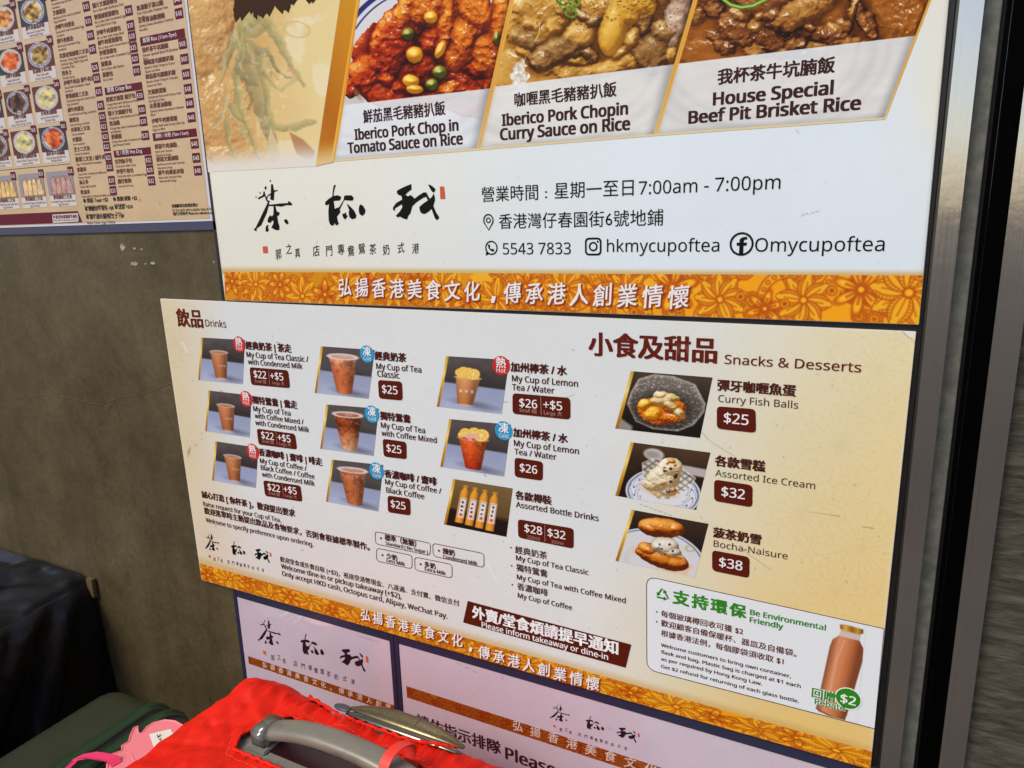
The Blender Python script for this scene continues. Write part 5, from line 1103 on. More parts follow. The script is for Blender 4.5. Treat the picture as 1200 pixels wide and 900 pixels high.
for (x0, x1, ya, yb, xz, txt) in ((-1.279, -1.157, 176, 142, 537, '飯類 Rice (11am-7pm)'), (-1.402, -1.29, 360, 332, 402, '脆豬 Crispy Bun'), (-1.402, -1.29, 595, 568, 438, '包 / 熱狗 Hot Dog'), (-1.279, -1.157, 532, 502, 588, '通粉 / 米粉 (7am-11am)')):
    z1, z0 = zA(yb, xz), zA(ya, xz)
    o = flat_polys('section_bar', [[np.array(p) for p in ((x0, z1), (x1, z1), (x1, z0), (x0, z0))]], YM-.0004, I_MENU, lm)
    JOBS.append(dict(name='section_lettering', parent=o, mat=I_WHITE, y=YM-.0008, runs=[(txt, (x0+.008, z0+(z1-z0)*.3), (x0+min(.1, .0062*len(txt)), z0+(z1-z0)*.3), dict(metric=True))]))
DISH = [((150, 60, 30), (206, 110, 60)), ((60, 84, 30), (120, 130, 60)), ((150, 70, 20), (216, 150, 80)), ((120, 84, 40), (214, 176, 100)), ((60, 34, 24), (110, 74, 54)), ((150, 150, 120), (226, 200, 130)), ((180, 64, 24), (226, 120, 60)), ((104, 70, 30), (180, 150, 90)), ((80, 96, 40), (206, 190, 120))]
def mini(seed, kind):
    c0, c1 = DISH[seed % len(DISH)]
    def f(X, Y, U, V):
        img = np.zeros(U.shape+(3,)); img[:] = (96, 52, 44) if seed % 3 else (60, 56, 60); n = fbm(U, V, .16, seed*3, 4, .6)
        if kind == 0:
            b = ell(U, V, .5, .50, .43, .47); img = put(img, b, (206, 202, 200), .02); img = put(img, np.abs(b+.05)-.02, (90, 100, 140) if seed % 2 else (180, 170, 160), .02)
            fd = ell(U, V, .5, .5, .33, .37)+.2*(n-.5); img = put(img, fd, ramp(n*1.5-.2, [np.array(c0)*.5, c0, c1, np.clip(np.array(c1)*1.2, 0, 240)]), .04)
            if seed % 4 == 1: img = put(img, ell(U, V, .52, .38, .13, .16)+.1*(n-.5), (40, 34, 28), .03)
        else:
            img[:] = (150, 140, 150)
            for k in range(4):
                P = [(.12+.19*k, .95), (.16+.19*k, .28+.05*(k % 2)), (.30+.19*k, .2), (.40+.19*k, .95)]; d = poly_d(U, V, P)
                img = put(img, d, np.array(((226, 190, 140), (190, 150, 140), (224, 186, 120))[seed % 3])*(.8+.4*n)[..., None], .02); img = put(img, np.abs(d)-.012, (120, 80, 60), .02)
        return img
    return f
names = [['沙嗲牛肉撈麵', 'Satay Beef with', 'Chinese Yam Noodles'], ['魚湯蝦子淮山麵', 'Fish Tofu with', 'Chinese Yam Noodles'], ['鮮牛肉番茄米粉', 'Beef and Tomato Rice', 'Vermicelli Soup'], ['咖喱黑毛豬豬扒飯', 'Iberico Pork Chop in Curry', 'Sauce on Rice'], ['我杯茶牛坑腩飯', 'House Special Beef Pit', 'Brisket Rice'], ['雙蛋鹹蛋三文治', 'Scrambled Egg and Salted Duck', 'Egg Sandwich'], ['沙嗲牛肉飯', 'Satay Beef and', 'Sunny Side Up Egg on Rice'], ['去骨蔥油雞飯', 'Spring Onion Boneless', 'Chicken Rice']]
rowz = [1.55+.468, 1.55+.3846, 1.55+.3005, 1.55+.2185, 1.55+.1275]; prices = ['48', '48', '40', '60', '28']
nm = [[2, 0, 2], [0, 0, 1], [6, 6, 7], [3, 3, 4], [5, 5, 5]]
for r in range(5):
    for cI in range(4):
        x0 = -1.6385-.1045*(3-cI)+.0005; x1 = x0+.0915; z1 = rowz[r]; z0 = z1-.0735
        o = flat_polys('dish_card', [[np.array(p) for p in ((x0, z1), (x1, z1), (x1, z0), (x0, z0))]], YM-.0004, ink('card_white', (206, 196, 190)), lm)
        sheet_m('card_photo', x0, x1, z0+.0235, z1, 30, 24, YM-.0007, mini(r*4+cI+(3 if r == 2 else 0), 1 if r == 4 else 0), o, M_PRINT)
        k = nm[r][max(0, cI-1)]; runs = []
        for i, s in enumerate(names[k]):
            sz = .0092 if i == 0 else .0058; wd = min(.086, sum(1.0 if cjk(c_) else .52 for c_ in s)*sz); zc = z0+.0155-.0062*i-(.001 if i else 0)
            runs.append((s, ((x0+x1-wd)/2, zc), ((x0+x1+wd)/2, zc), dict(metric=True, bold=.03 if i == 0 else 0)))
        JOBS.append(dict(name='card_lettering', parent=o, mat=I_MTXT, y=YM-.0008, runs=runs))
        px, pz = x1-.004, z1-.002
        P = [np.array(p) for p in ((px-.009, pz+.009), (px+.009, pz+.009), (px+.009, pz-.009), (px-.009, pz-.009))]
        o2 = flat_polys('price_label', [P], YM-.0011, I_MENU, lm); JOBS.append(dict(name='price_lettering', parent=o2, mat=I_WHITE, y=YM-.0014, runs=[('$'+prices[r], (px-.007, pz-.004), (px+.007, pz-.004), dict(metric=True, asp=1.2))]))
flat_polys('rule_line', [[np.array(p) for p in ((-2.0, 1.6905), (-1.5465, 1.6905), (-1.5465, 1.6895), (-2.0, 1.6895))]], YM-.0004, I_MTXT2, lm)
fb_ = flat_polys('footer_bar', [[np.array(p) for p in ((-2.0, 1.5925), (-1.548, 1.5925), (-1.538, 1.5685), (-2.0, 1.5685))]], YM-.0004, I_MENU, lm)
flat_polys('footer_box', [rrect([(63.5, 251.5), (93.5, 249.7), (94.3, 259.5), (64.2, 261.2)], .15)], YM-.0008, ink('card_white2', (210, 200, 196)), fb_)
letters('footer_lettering', fb_, I_MTXT, YM-.0012, ('外賣/堂食煩請提早通知', (65, 257), (93, 254.8), dict(bold=.02)), ('Please inform takeaway or dine-in', (65, 259.8), (93, 257.8)))
def note(lines, x, z, k=1.0):
    runs = []
    for i, (s_, sz) in enumerate(lines):
        wd = sum(1.0 if cjk(ch) else .55 for ch in s_)*sz*k; runs.append((s_, (x, z), (x+wd, z), dict(metric=True, bold=.03 if i == 0 else .008))); z -= sz*1.05
    JOBS.append(dict(name='extra_notes', parent=lm, mat=I_MTXT2, y=YM-.0004, runs=runs))
for (px_, py_), ls in (((100, 238), [('● 烘底 Toast +$2', .0095), ('Toasted for sandwiches', .0062)]), ((102, 247.5), [('● 轉麵包/牛角包 +$8', .0095), ('Change to bun / croissant', .0062)]), ((103.5, 257), [('● 加牛油/火腿/蛋/芝士 +$8', .0095), ('Butter / Ham / Egg / Cheese', .0062)]), ((135, 236), [('● 熱飲/凍飲 +$2', .0095), ('Cold drinks', .0062)]), ((137, 245.5), [('● 送菜 +$10', .0095), ('Extra', .0062)])):
    q_ = W(px_, py_); note(ls, q_[0], q_[1])
q_ = W(203.5, 243.5); note([('每個膠袋另收環保費$1', .0072), ('$1 for each extra plastic bag at fee.', .0056)], q_[0], q_[1])
q_ = W(205, 252.6); note([('相片只供參考 Photo for reference only', .0058)], q_[0], q_[1])

# ------------------------------------------------------------------ the two framed notices below, behind acrylic
def notice(label, x0, x1, z0, z1, name='notice_poster'):
    t = thing(name, label, 'notice', ((x0+x1)/2, -.003, z0), 'framed notices under the drinks board')
    e = .0105
    M_N = M_NAVY3
    for a in ((x0, x0+e, z0, z1), (x1-e, x1, z0, z1)): box('frame_strip', a[0], a[1], -.0052, -.0002, a[2], a[3], M_N, t, .0008)
    box('frame_strip', x0+e, x1-e, -.0052, -.0002, z1-.0215, z1, M_N, t, .0008); box('frame_strip', x0+e, x1-e, -.0052, -.0002, z0, z0+e, M_N, t, .0008)
    return t, (x0+e, x1-e, z0+e, z1-.0215)
M_NAVY3 = mat('navy_trim', (44, 44, 66), .3, 0, .5)
zt = .7782
n1, r1 = notice('narrow framed notice with brush calligraphy left of the navy divider, behind the red suitcase', -1.2135, W(462.5, 770)[0]+.004, .42, zt)
n2, r2 = notice('wide framed queueing notice right of the navy divider, below the drinks board', W(462.5, 770)[0]+.0048, .045, .42, zt)
def notice_paint(X, Y, U, V):
    img = np.zeros(X.shape+(3,)); img[:] = (212, 194, 204); img = img*(1+.05*(fbm(X, Y, 40, 5)-.5)+.03*(fbm(X, Y, 3, 9)-.5))[..., None]  # pinker base colour carries the red suitcase's reflection, on top of the coat
    for P in ([(535, 775), (560, 787)], [(590, 792), (592, 800)], [(410, 740), (446, 752)], [(700, 850), (720, 853)]): img = put(img, path_d(X, Y, P)-.3, (150, 140, 146), 1, .6)
    return specks(X, Y, img, 9, 40, (280, 700, 900, 900), (.3, .7), (130, 120, 126), .6)
YN = -.0036
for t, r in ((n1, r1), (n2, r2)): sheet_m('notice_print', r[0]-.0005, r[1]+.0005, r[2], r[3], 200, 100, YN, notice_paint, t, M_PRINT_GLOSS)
logo(n1, (302.5, 752), (433.5, 782), YN-.0004, ink('dull_black', (44, 24, 34)))
logo(n2, (644, 842.5), (750, 865), YN-.0004, ink('dull_black2', (44, 24, 34)))
def nband(t, z, h, x0, x1, seed):
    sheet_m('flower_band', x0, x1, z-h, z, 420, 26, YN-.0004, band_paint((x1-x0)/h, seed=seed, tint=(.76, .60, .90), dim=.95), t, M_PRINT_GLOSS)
I_CREAM = ink('cream', (214, 186, 172))
za = (W(293, 772)[1]+W(456, 818)[1])/2; zb_ = (W(477.3, 801)[1]+W(751.7, 891.7)[1])/2
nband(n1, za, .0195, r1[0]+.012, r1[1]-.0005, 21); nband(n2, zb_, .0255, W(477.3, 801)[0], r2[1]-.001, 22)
slog = dict(kai=True, bold=.012, asp=1.0, fill=.66, metric=True)
xa, xb = W(308, 780)[0], W(470, 825)[0]
JOBS.append(dict(name='slogan', parent=n1, mat=I_CREAM, y=YN-.0008, runs=[('弘揚香港美食文化，傳承港人創業', (xa, za-.0148), (r1[1]-.004, za-.0148), slog)]))
xa = W(599, 850)[0]; xb = W(752, 900)[0]; pw = (xb-xa)/6.2
JOBS.append(dict(name='slogan', parent=n2, mat=I_CREAM, y=YN-.0008, runs=[('弘揚香港美食文化，傳承港人創業情懷', (xa, zb_-.0192), (xa+pw*15.0, zb_-.0192), slog)]))
letters('queue_lettering', n2, ink('queue_ink', (70, 30, 40)), YN-.0004, ('請依指示排隊', (490, 849), (588, 884), dict(bold=.03)), ('Please', (594, 887), (652, 908), dict(bold=.035)))

# ------------------------------------------------------------------ luggage in front of the wall
def rbox(x0, x1, y0, y1, z0, z1, r, step):
    """dense rounded box: vertices, quads, normals"""
    C0 = np.array([(x0+x1)/2, (y0+y1)/2, (z0+z1)/2]); H = np.array([(x1-x0)/2, (y1-y0)/2, (z1-z0)/2])
    nn = [max(4, int(round(2*h/step))) for h in H]
    g = [np.linspace(-1, 1, n+1)*h for n, h in zip(nn, H)]
    idx = {}; V = []; Fc = []
    def vid(i, j, k):
        key = (i, j, k)
        if key not in idx: idx[key] = len(V); V.append((g[0][i], g[1][j], g[2][k]))
        return idx[key]
    n0, n1_, n2_ = nn
    for i in range(n0):
        for j in range(n1_):
            Fc.append((vid(i, j, n2_), vid(i+1, j, n2_), vid(i+1, j+1, n2_), vid(i, j+1, n2_))); Fc.append((vid(i, j, 0), vid(i, j+1, 0), vid(i+1, j+1, 0), vid(i+1, j, 0)))
    for i in range(n0):
        for k in range(n2_):
            Fc.append((vid(i, 0, k), vid(i+1, 0, k), vid(i+1, 0, k+1), vid(i, 0, k+1))); Fc.append((vid(i, n1_, k), vid(i, n1_, k+1), vid(i+1, n1_, k+1), vid(i+1, n1_, k)))
    for j in range(n1_):
        for k in range(n2_):
            Fc.append((vid(0, j, k), vid(0, j, k+1), vid(0, j+1, k+1), vid(0, j+1, k))); Fc.append((vid(n0, j, k), vid(n0, j+1, k), vid(n0, j+1, k+1), vid(n0, j, k+1)))
    V = np.array(V); inner = np.clip(V, -(H-r), H-r); d = V-inner
    # blend corner directions to a sphere
    L_ = np.linalg.norm(d, axis=1, keepdims=True); N = d/np.maximum(L_, 1e-9)
    return C0+inner+N*r, Fc, N
def put_mesh(name, V, Fc, m, parent, smooth=True): return link(name, arr_mesh(name, V, Fc, smooth), m, parent)
def sweep(name, pts, wy, hz, m, parent, n=20, pw=2.6):
    """bar swept along points in a plane of constant y; superellipse section wy x hz"""
    P = [np.array(p, float) for p in pts]; N = len(P); V, Fc = [], []
    for i in range(N):
        t = P[min(i+1, N-1)]-P[max(i-1, 0)]; t /= np.linalg.norm(t); up = np.array([-t[2], 0, t[0]]); s = np.array([0, 1.0, 0])
        for k in range(n):
            a = 2*math.pi*k/n; c, q = math.cos(a), math.sin(a); cx = math.copysign(abs(c)**(2/pw), c); qx = math.copysign(abs(q)**(2/pw), q)
            V.append(P[i]+s*cx*wy[i]+up*qx*hz[i])
    for i in range(N-1):
        for k in range(n): Fc.append((i*n+k, (i+1)*n+k, (i+1)*n+(k+1) % n, i*n+(k+1) % n))
    Fc.append(tuple(range(n))); Fc.append(tuple((N-1)*n+k for k in range(n))[::-1])
    return put_mesh(name, V, Fc, m, parent)
M_RED = mat('red_nylon', (226, 30, 6), .6, 0, .2)
n_, l_, b_ = nodes_of(M_RED); b_.inputs['Sheen Weight'].default_value = .0
add_noise(M_RED, [(.3, (208, 22, 3)), (.7, (226, 32, 5))], 12, 4, stretch=(1, .4, 1), bump=.5, bump_scale=42, bump_dist=.006)
M_GREYP = add_noise(mat('grey_plastic', (128, 124, 112), .42, 0, .5), [(.3, (112, 108, 98)), (.7, (132, 128, 117))], 18, 6, bump=.08, bump_scale=700, bump_dist=.0004)
M_SOFT = add_noise(mat('soft_grey_handle', (126, 120, 104), .4, 0.15, .5), [(.28, (96, 90, 78)), (.45, (122, 117, 103)), (.75, (134, 128, 113))], 22, 5, stretch=(.5, 1, 1), bump=.15, bump_scale=420, bump_dist=.0006)
M_GLOSSG = mat('glossy_grey', (104, 102, 92), .12, .3, .6)
M_BRONZE = add_noise(mat('bronze_grip', (120, 108, 78), .28, .85, .5), [(.3, (104, 94, 70)), (.7, (132, 121, 90))], 300, 3, bump=.05, bump_dist=.0004)
M_CHROME = mat('chrome', (126, 122, 106), .16, 1.0)
M_OVAL = mat('blue_grey_button', (62, 66, 74), .4)
M_BLK = mat('black_plastic', (14, 13, 14), .4)
rs = thing('suitcase', 'suitcase in a bright red stretch cover with grey carry handle, in front of the notices', 'suitcase', (-.68, -.33, 0), 'suitcases lined up at the wall')
Vb, Fb, Nb = rbox(-.974, -.412, -.485, -.172, .05, .744, .055, .03); put_mesh('shell', Vb, Fb, M_GREYP, rs)
Vc, Fc_, Nc = rbox(-1.0, -.402, -.500, -.163, .09, .753, .062, .0043)
def wr(V, N):
    x, y, z = V[:, 0], V[:, 1], V[:, 2]; h = np.zeros(len(V))
    u = x*.8+y*1.0+z*.2
    h += (fbm((y*.35+x*.9+z*.5)*1000, (y*1.0-x*.30+z*.1)*1000*.35+500, 44, 3, 3, .5)-.5)*.009       # pulled folds running off the top
    h += (fbm((x*.5-y)*1000, (x+y)*300+z*700, 24, 8, 3, .5)-.5)*.004
    h += (fbm((y*.5+x*1.1)*1000, (y-x*.35+z*.2)*330+900, 15, 21, 2, .5)-.5)*.0035
    cr = fbm((x+y*.4)*1000, (y-x*.5+z)*1000, 46, 15, 4, .5); h += np.abs(cr-.5)*-.009
    return h
h = wr(Vc, Nc)
rc = random.Random(5)
for k in range(34):                                        # sharp creases pulled towards the handle opening
    p0 = np.array((rc.uniform(-.99, -.86), rc.uniform(-.49, -.18))); a_ = math.atan2(-.30-p0[1], -.84-p0[0])+rc.uniform(-.5, .5); ln_ = rc.uniform(.03, .12); p1 = p0+ln_*np.array((math.cos(a_), math.sin(a_)))
    d, t = seg_d(Vc[:, 0], Vc[:, 1], p0, p1); h += np.where(Nc[:, 2] > -.2, rc.choice((-.0028, -.002, .0026))*np.exp(-(d/.0062)**2)*np.sin(np.clip(t, .02, .98)*math.pi), 0)
for k in range(16):
    p0 = np.array((rc.uniform(-.86, -.42), rc.uniform(-.49, -.36))); a_ = rc.uniform(-.5, 1.4); ln_ = rc.uniform(.03, .09); p1 = p0+ln_*np.array((math.cos(a_), math.sin(a_)))
    d, t = seg_d(Vc[:, 0], Vc[:, 1], p0, p1); h += np.where(Nc[:, 2] > .3, rc.choice((-.0024, .0022))*np.exp(-(d/.006)**2)*np.sin(np.clip(t, .02, .98)*math.pi), 0)
Vc = Vc+Nc*h[:, None]
top = Nc[:, 2] > .5
# gathered strip and sag towards the rear corner
Vc[:, 2] += np.where(top, .006*np.sin((Vc[:, 0])*60)*np.exp(-((Vc[:, 1]+.235)/.02)**2), 0)
Vc[:, 2] += np.where(top, .004*np.sin(Vc[:, 0]*420+3*np.sin(Vc[:, 0]*90))*np.exp(-((Vc[:, 1]+.215)/.012)**2), 0)
Vc[:, 2] += np.where(top, .012*np.exp(-((Vc[:, 0]+.90)/.06)**2-((Vc[:, 1]+.22)/.06)**2), 0)
OP1 = [(-.856, -.318), (-.838, -.262), (-.815, -.248), (-.54, -.248), (-.50, -.262), (-.495, -.33), (-.52, -.345), (-.84, -.345)]
OP2 = [(-.822, -.198), (-.79, -.150), (-.54, -.150), (-.525, -.17), (-.54, -.196), (-.60, -.212), (-.74, -.212)]
cen = Vc[np.array(Fc_)].mean(1); nz_ = Nc[np.array(Fc_)].mean(1)[:, 2]
jit = .0012*np.sin(cen[:, 0]*500)+.001*np.sin(cen[:, 0]*230+1)
keep = np.ones(len(Fc_), bool)
for OP in (OP1, OP2):
    d = poly_d(cen[:, 0], cen[:, 1]+jit, OP); keep &= ~((d < 0) & (nz_ > .2) & (cen[:, 2] > .69))
Fk = [f for f, k in zip(Fc_, keep) if k]
cover = put_mesh('fabric_cover', Vc, Fk, M_RED, rs)
# rolled, gathered hems round both openings
def hem(OP, name, z0=.753, closed=True):
    pts = []; n = len(OP); k = 0; rad = []
    for i in range(n if closed else n-1):
        a, b = np.array(OP[i]), np.array(OP[(i+1) % n]); m = max(2, int(np.linalg.norm(b-a)/.003))
        for q in range(m):
            p = a+(b-a)*q/m; k += 1
            zz = z0
            if p[1] > -.20: zz = z0-.5*max(0, p[1]+.20)**1.0*1.0
            pts.append((p[0]+.0006*math.sin(k*1.3), p[1]+.0009*math.sin(k*.9+.5), zz+.0010+.0009*math.sin(k*1.1))); rad.append(.0028+.0006*math.sin(k*.8)+.0004*math.sin(k*2.3))
    if closed: pts.append(pts[0]); rad.append(rad[0])
    link(name, tube_mesh(name, pts, rad, 8), M_RED, cover)
hem(OP1, 'hem'); hem([(-.822, -.196), (-.74, -.212), (-.60, -.212), (-.54, -.196), (-.524, -.182)], 'hem', closed=False)
def stitches(P, name):
    bm = bmesh.new(); P = [np.array(p) for p in P]
    for a, b in zip(P[:-1], P[1:]):
        m = int(np.linalg.norm(b-a)/.006)
        for q in range(m):
            p = a+(b-a)*(q+.5)/m; e = (b-a)/np.linalg.norm(b-a)*.0019; s = np.array((-e[1], e[0]))*.25
            # sit on the cloth
            j = np.argmin(np.hypot(Vc[:, 0]-p[0], Vc[:, 1]-p[1])+(Vc[:, 2] < .72)*9); z = Vc[j, 2]+.0012
            bm.faces.new([bm.verts.new((*(p+v), z)) for v in (e+s, -e+s, -e-s, e-s)])
    return bm_obj(name, bm, mat('stitch_thread', (240, 92, 70), .7), cover)
stitches([(-.868, -.322), (-.845, -.357), (-.50, -.357)], 'stitching'); stitches([(-.80, -.236), (-.55, -.236)], 'stitching')
# carry handle
hx = np.linspace(-.820, -.504, 33); hp = [(x, -.297, .757+.032*(1-(abs((x+.662)/.158))**2.4)) for x in hx]
sweep('carry_handle', hp[2:-2], [.0195]*29, [.0115]*29, M_SOFT, rs)
for sx in (-1, 1):
    xc = -.662+sx*.153
    bm = bmesh.new(); box_bm(bm, xc-.017, xc+.017, -.321, -.273, .742, .776, .0045, 3); bm_obj('handle_mount', bm, M_GLOSSG, rs, True)
    bm = bmesh.new(); box_bm(bm, xc-.021, xc+.021, -.328, -.266, .7435, .7495, .002, 2); bm_obj('mount_plate', bm, M_GREYP, rs)
box('handle_recess', -.815, -.51, -.318, -.268, .7438, .7455, mat('recess_maroon', (44, 16, 22), .35), rs)
# telescopic pull handle sunk in the rear edge: bronze shell over a chrome lip
tx = np.linspace(-.742, -.518, 27); k_ = [max(.08, (1-abs((x+.630)/.113)**2.2))**.75 for x in tx]
tp = [(x, -.183, .7455+.011*q) for x, q in zip(tx, k_)]
sweep('pull_handle', tp, [.0165*q+.001 for q in k_], [.0075*q+.0006 for q in k_], M_BRONZE, rs, 20, 2.2)
lp_ = [(x, -.1945, .7445+.006*q) for x, q in zip(tx, k_)]
sweep('chrome_lip', lp_, [.0130*q+.0008 for q in k_], [.0072*q+.0004 for q in k_], M_CHROME, rs, 16, 2.2)
for x in (-.680, -.605):
    i = int(np.argmin(abs(tx-x))); p = tp[i]; q = k_[i]
    pts = [(x, -.183+.0167*q*math.cos(a), p[2]+.0077*q*math.sin(a)) for a in np.linspace(0, math.pi, 14)]
    link('handle_seam', tube_mesh('handle_seam', pts, .0008, 6), M_BLK, rs)
bm = bmesh.new(); bmesh.ops.create_uvsphere(bm, u_segments=20, v_segments=10, radius=1.0)
for v in bm.verts: v.co = (-.757+v.co.x*.018, -.186+v.co.y*.008, .7452+v.co.z*.0035)
bm_obj('lock_button', bm, M_OVAL, rs, True)
# red webbing loop round the handle
def ribbon(name, pts, wx, t, m, parent):
    """flat strap: pts (x, y, z) centre line, width along direction wx"""
    V, Fc = [], []; wx = np.array(wx, float)
    N = len(pts)
    for i, p in enumerate(pts):
        p = np.array(p, float); tg = np.array(pts[min(i+1, N-1)], float)-np.array(pts[max(i-1, 0)], float); nn = np.cross(tg, wx); nn /= np.linalg.norm(nn)+1e-9
        V += [p-wx/2-nn*t/2, p+wx/2-nn*t/2, p+wx/2+nn*t/2, p-wx/2+nn*t/2]
    for i in range(N-1):
        for k in range(4): Fc.append((i*4+k, i*4+(k+1) % 4, i*4+4+(k+1) % 4, i*4+4+k))
    Fc += [(0, 3, 2, 1), tuple(4*(N-1)+k for k in range(4))]
    return put_mesh(name, V, Fc, m, parent, False)
sp_ = []
for a in np.linspace(-25, 205, 22):
    r_ = math.radians(a); sp_.append((-.565+.004*math.sin(r_*2), -.290+.034*math.cos(r_), .782+.030*math.sin(r_)))
ribbon('webbing_loop', [(-.565, -.252, .752)]+sp_+[(-.567, -.332, .745)], (.017, 0, 0), .0016, add_noise(mat('red_webbing', (226, 50, 34), .5), None, 10, bump=.3, bump_scale=900, bump_dist=.0006), rs)
def wheel(x, y, r, m, parent):
    bm = bmesh.new(); bmesh.ops.create_cone(bm, cap_ends=True, segments=24, radius1=r, radius2=r, depth=.02); bmesh.ops.bevel(bm, geom=bm.edges[:], offset=.002, segments=1, affect='EDGES')
    bmesh.ops.rotate(bm, cent=(0, 0, 0), matrix=Matrix.Rotation(math.pi/2, 3, 'X'), verts=bm.verts[:]); bmesh.ops.translate(bm, vec=(x, y, r), verts=bm.verts[:])
    o = bm_obj('wheel', bm, m, parent); box('wheel_fork', x-.012, x+.012, y-.016, y+.016, r*1.2, .10, M_BLK, parent, .003)
for x in (-.88, -.48):
    for y in (-.44, -.22): wheel(x, y, .026, M_BLK, rs)

# dark green hard-shell suitcase standing side-on
M_GREEN = add_noise(mat('dark_green_shell', (38, 46, 30), .42, 0, .45), [(.3, (38, 41, 23)), (.7, (47, 52, 30))], 6, 4, bump=.12, bump_scale=500, bump_dist=.0005)
M_GRIB = mat('green_rib', (28, 56, 30), .3, 0, .5)
gs = thing('suitcase', 'dark green hard-shell suitcase with black zip between the black cloth and red suitcase', 'suitcase', (-1.27, -.35, 0), 'suitcases lined up at the wall')
GX0, GX1, GY0, GY1, GZ = -1.462, -1.085, -.60, -.145, .572
for nm_, xa_, xb_ in (('shell', GX0, -1.268), ('shell', -1.262, GX1)):
    Vg, Fg, Ng = rbox(GX0, GX1, GY0, GY1, .05, GZ, .055, .016)
    ok = [f for f in Fg if (min(Vg[list(f), 0]) >= xa_-.012) and (max(Vg[list(f), 0]) <= xb_+.012)]
    put_mesh(nm_, Vg, ok, M_GREEN, gs)
def loop_rect(x, y0, y1, z0, z1, r, n=8):
    P = []
    for cy_, cz_, a0 in ((y1-r, z1-r, 0), (y0+r, z1-r, 90), (y0+r, z0+r, 180), (y1-r, z0+r, 270)):
        for k in range(n+1): a = math.radians(a0+90*k/n); P.append((x, cy_+r*math.cos(a), cz_+r*math.sin(a)))
    return P+[P[0]]
def rib(name, x, wx, hz, m, grow):
    L_ = loop_rect(x, GY0-grow, GY1+grow, .05-grow, GZ+grow, .055+grow); V, Fc = [], []; N = len(L_)-1; n = 10; c = np.array((x, (GY0+GY1)/2, (.05+GZ)/2))
    for i in range(N):
        p = np.array(L_[i]); tg = np.array(L_[(i+1) % N])-np.array(L_[i-1]); tg /= np.linalg.norm(tg); nn = np.cross(tg, (1, 0, 0)); nn = nn if np.dot(nn, p-c) > 0 else -nn
        for k in range(n): a = 2*math.pi*k/n; V.append(p+np.array((wx*math.cos(a), 0, 0))+nn*hz*math.sin(a))
    for i in range(N):
        j = (i+1) % N
        for k in range(n): Fc.append((i*n+k, i*n+(k+1) % n, j*n+(k+1) % n, j*n+k))
    return put_mesh(name, V, Fc, m, gs)
rib('shell_rib', -1.290, .017, .010, M_GRIB, .001); rib('zip_tape', -1.266, .009, .005, M_BLK, .0); rib('shell_rib', -1.243, .015, .009, M_GRIB, .001); rib('rib_groove', -1.222, .006, .003, M_BLK, .0)
for x in (-1.40, -1.15):
    for y in (-.54, -.20): wheel(x, y, .026, M_BLK, gs)
# pink luggage tag lying on the green suitcase, and its strap
M_PINK = mat('pink_silicone', (236, 128, 134), .45, 0, .4); M_PINK2 = mat('hot_pink_strap', (232, 60, 106), .4, 0, .4)
tg_ = thing('luggage_tag', 'pink rubber luggage tag with white name card on the green suitcase', 'luggage tag', (-1.2, -.28, GZ+.012))
def on_plane(px, py, z):
    d = R3.T @ np.array([(px-600)/F, (py-450)/F, 1.0]); s = (z-CAM[2])/d[2]; return np.array([CAM[0]+d[0]*s, CAM[1]+d[1]*s])
TZ = GZ+.014
out_px = [(125, 908), (126, 895), (131, 884), (143, 879.5), (143, 874), (151, 869), (153, 862), (157, 853), (161, 851), (162, 860), (167, 858.5), (172, 852), (180, 847), (193, 843.8), (205, 845), (214, 850), (220, 858), (219, 874), (205, 890), (190, 915)]
def flat_ext(name, P, z0, z1, m, parent, bev=.0012):
    bm = bmesh.new(); f = bm.faces.new([bm.verts.new((p[0], p[1], z0)) for p in P]); f.normal_update()
    if f.normal.z < 0: f.normal_flip()
    r = bmesh.ops.extrude_face_region(bm, geom=[f]); vs = [v for v in r['geom'] if isinstance(v, bmesh.types.BMVert)]; bmesh.ops.translate(bm, vec=(0, 0, z1-z0), verts=vs)
    bmesh.ops.recalc_face_normals(bm, faces=bm.faces[:])
    es = [e for e in bm.edges if all(v.co.z > (z0+z1)/2 for v in e.verts) and len(e.link_faces) == 2]
    bmesh.ops.bevel(bm, geom=es, offset=bev, segments=2, affect='EDGES'); return bm_obj(name, bm, m, parent)
flat_ext('tag_body', [on_plane(x, y, TZ) for x, y in out_px], TZ-.006, TZ, M_PINK, tg_)
link('raised_rim', tube_mesh('raised_rim', [(q[0], q[1], TZ-.0006) for q in [on_plane(x, y, TZ) for x, y in out_px]], .0022, 8), M_PINK, tg_)
link('crease_ridge', tube_mesh('crease_ridge', [(q[0], q[1], TZ-.0003) for q in [on_plane(x, y, TZ) for x, y in ((146, 880), (154, 884), (158, 892), (160, 902))]], .0012, 6), M_PINK, tg_)
cardP = [on_plane(x, y, TZ+.001) for x, y in ((175, 860), (200, 854), (208, 868), (181, 878))]
flat_ext('name_card', cardP, TZ-.001, TZ+.001, mat('white_card', (226, 222, 206), .5), tg_, .0004)
bm = bmesh.new()
for a, b in (((184, 861), (186, 865)), ((188, 860), (186, 864)), ((186, 866), (189, 868)), ((185, 863), (190, 862)), ((189, 864), (188, 867))):
    p, q = on_plane(*a, TZ+.0014), on_plane(*b, TZ+.0014); d = (q-p)/np.linalg.norm(q-p); s = np.array((-d[1], d[0]))*.0007
    bm.faces.new([bm.verts.new((*v, TZ+.0014)) for v in (p+s, p-s, q-s, q+s)])
bm_obj('pen_mark', bm, I_BLACK, tg_)
q0 = [on_plane(*p, TZ+.006) for p in ((62, 912), (78, 899), (92, 889), (108, 886.5), (122, 888), (133, 889.5), (136, 893))]
ribbon('strap', [(p[0], p[1], TZ+z) for p, z in zip(q0, (-.008, .002, .008, .009, .008, .006, .0))], (.004, .017, 0), .004, M_PINK2, tg_)
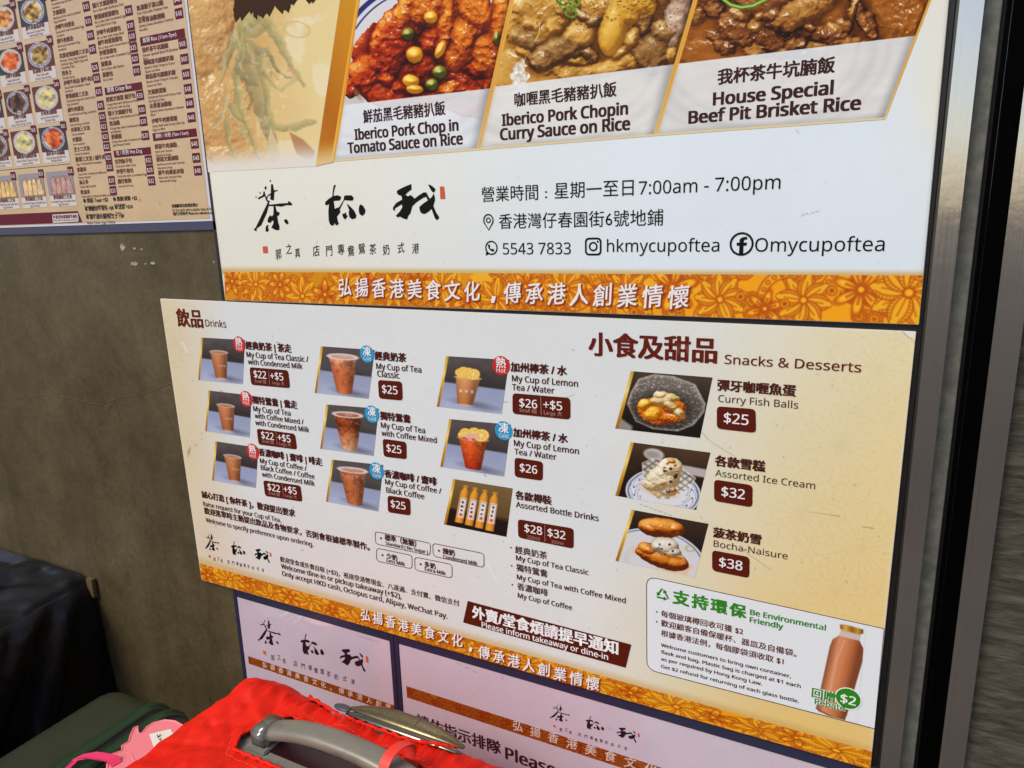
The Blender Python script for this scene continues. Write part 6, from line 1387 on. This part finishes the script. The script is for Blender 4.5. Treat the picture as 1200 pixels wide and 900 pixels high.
# stack under a dark plastic sheet at the left
M_SHEET = add_noise(mat('black_plastic_sheet', (16, 16, 19), .34, 0, .4), [(.3, (7, 7, 10)), (.7, (13, 12, 15))], 5, 5, bump=.25, bump_scale=17, bump_dist=.008)
dc = thing('covered_stack', 'goods stacked against the wall under a creased black plastic sheet', 'covered goods', (-2.1, -.35, 0))
def drape():
    xr = -1.722; ztop = .695; s1 = np.linspace(0, .75, 110); s2 = np.linspace(0, .70, 120)[1:]; ny = 210
    ys = np.linspace(-.006, -.80, ny); V = []; S = np.concatenate([s1, .75+s2]); Sg, Yg = np.meshgrid(S, ys)
    on = Sg <= .75; dz = np.clip(Sg-.75, 0, None)
    X = np.where(on, xr-.75+Sg, xr); Z = np.where(on, ztop, ztop-dz)
    r = .065; a = np.clip((Sg-.75+r)/(2*r), 0, 1)*math.pi/2; near = np.abs(Sg-.75) < r
    X = np.where(near, xr-r+r*np.sin(a)*1.0, X); Z = np.where(near, ztop-r+r*np.cos(a), Z)
    yy = -Yg
    # side: long folds fanning out from the top edge
    fall = np.clip(dz/.35, 0, 1)
    fold = np.zeros(X.shape)
    for y0, sl_, wd, am in ((.06, .42, .030, .014), (.15, .60, .040, .018), (.23, .40, .030, .012), (.31, .55, .045, .018), (.42, .35, .04, .014), (.54, .3, .05, .018)):
        u = (yy-y0-sl_*dz)/wd; fold += am*np.exp(-u*u)*np.clip(dz/.03, 0, 1)*(1+.6*fall)
    X = X+fold+.05*fall*.5+(fbm(Yg*1000, Z*300, 60, 2, 4)-.5)*.016*(~on)
    X = X+.008*np.sin(yy*17)*fall
    t = (fbm(X*1000+yy*300, yy*1000, 130, 6, 3, .5)-.5)*.06+np.abs(fbm(X*1000, yy*1000+X*500, 120, 9, 2)-.5)*-.05
    edge = np.clip((yy)/.03, 0, 1); Z = Z+np.where(on, t*edge, t*.3*np.exp(-dz/.05))-.03*np.clip(yy-.25, 0, 1)
    V = np.stack([X.ravel(), Yg.ravel(), Z.ravel()], -1); nx = len(S); i = (np.arange(ny-1)[:, None]*nx+np.arange(nx-1)[None]).ravel()
    return V, np.stack([i, i+nx, i+nx+1, i+1], -1).tolist()
Vd, Fd = drape(); put_mesh('plastic_sheet', Vd, Fd, M_SHEET, dc)
box('wooden_panel', -1.735, -1.712, -.014, -.003, .640, .690, add_noise(mat('plywood', (120, 88, 52), .6), [(.3, (78, 60, 36)), (.7, (100, 78, 48))], 8, 5, stretch=(6, 6, .6)), dc, .001)
box('crate', -2.45, -1.76, -.76, -.02, 0, .655, mat('crate_brown', (70, 52, 36), .7), dc, .005)

flush_letters()
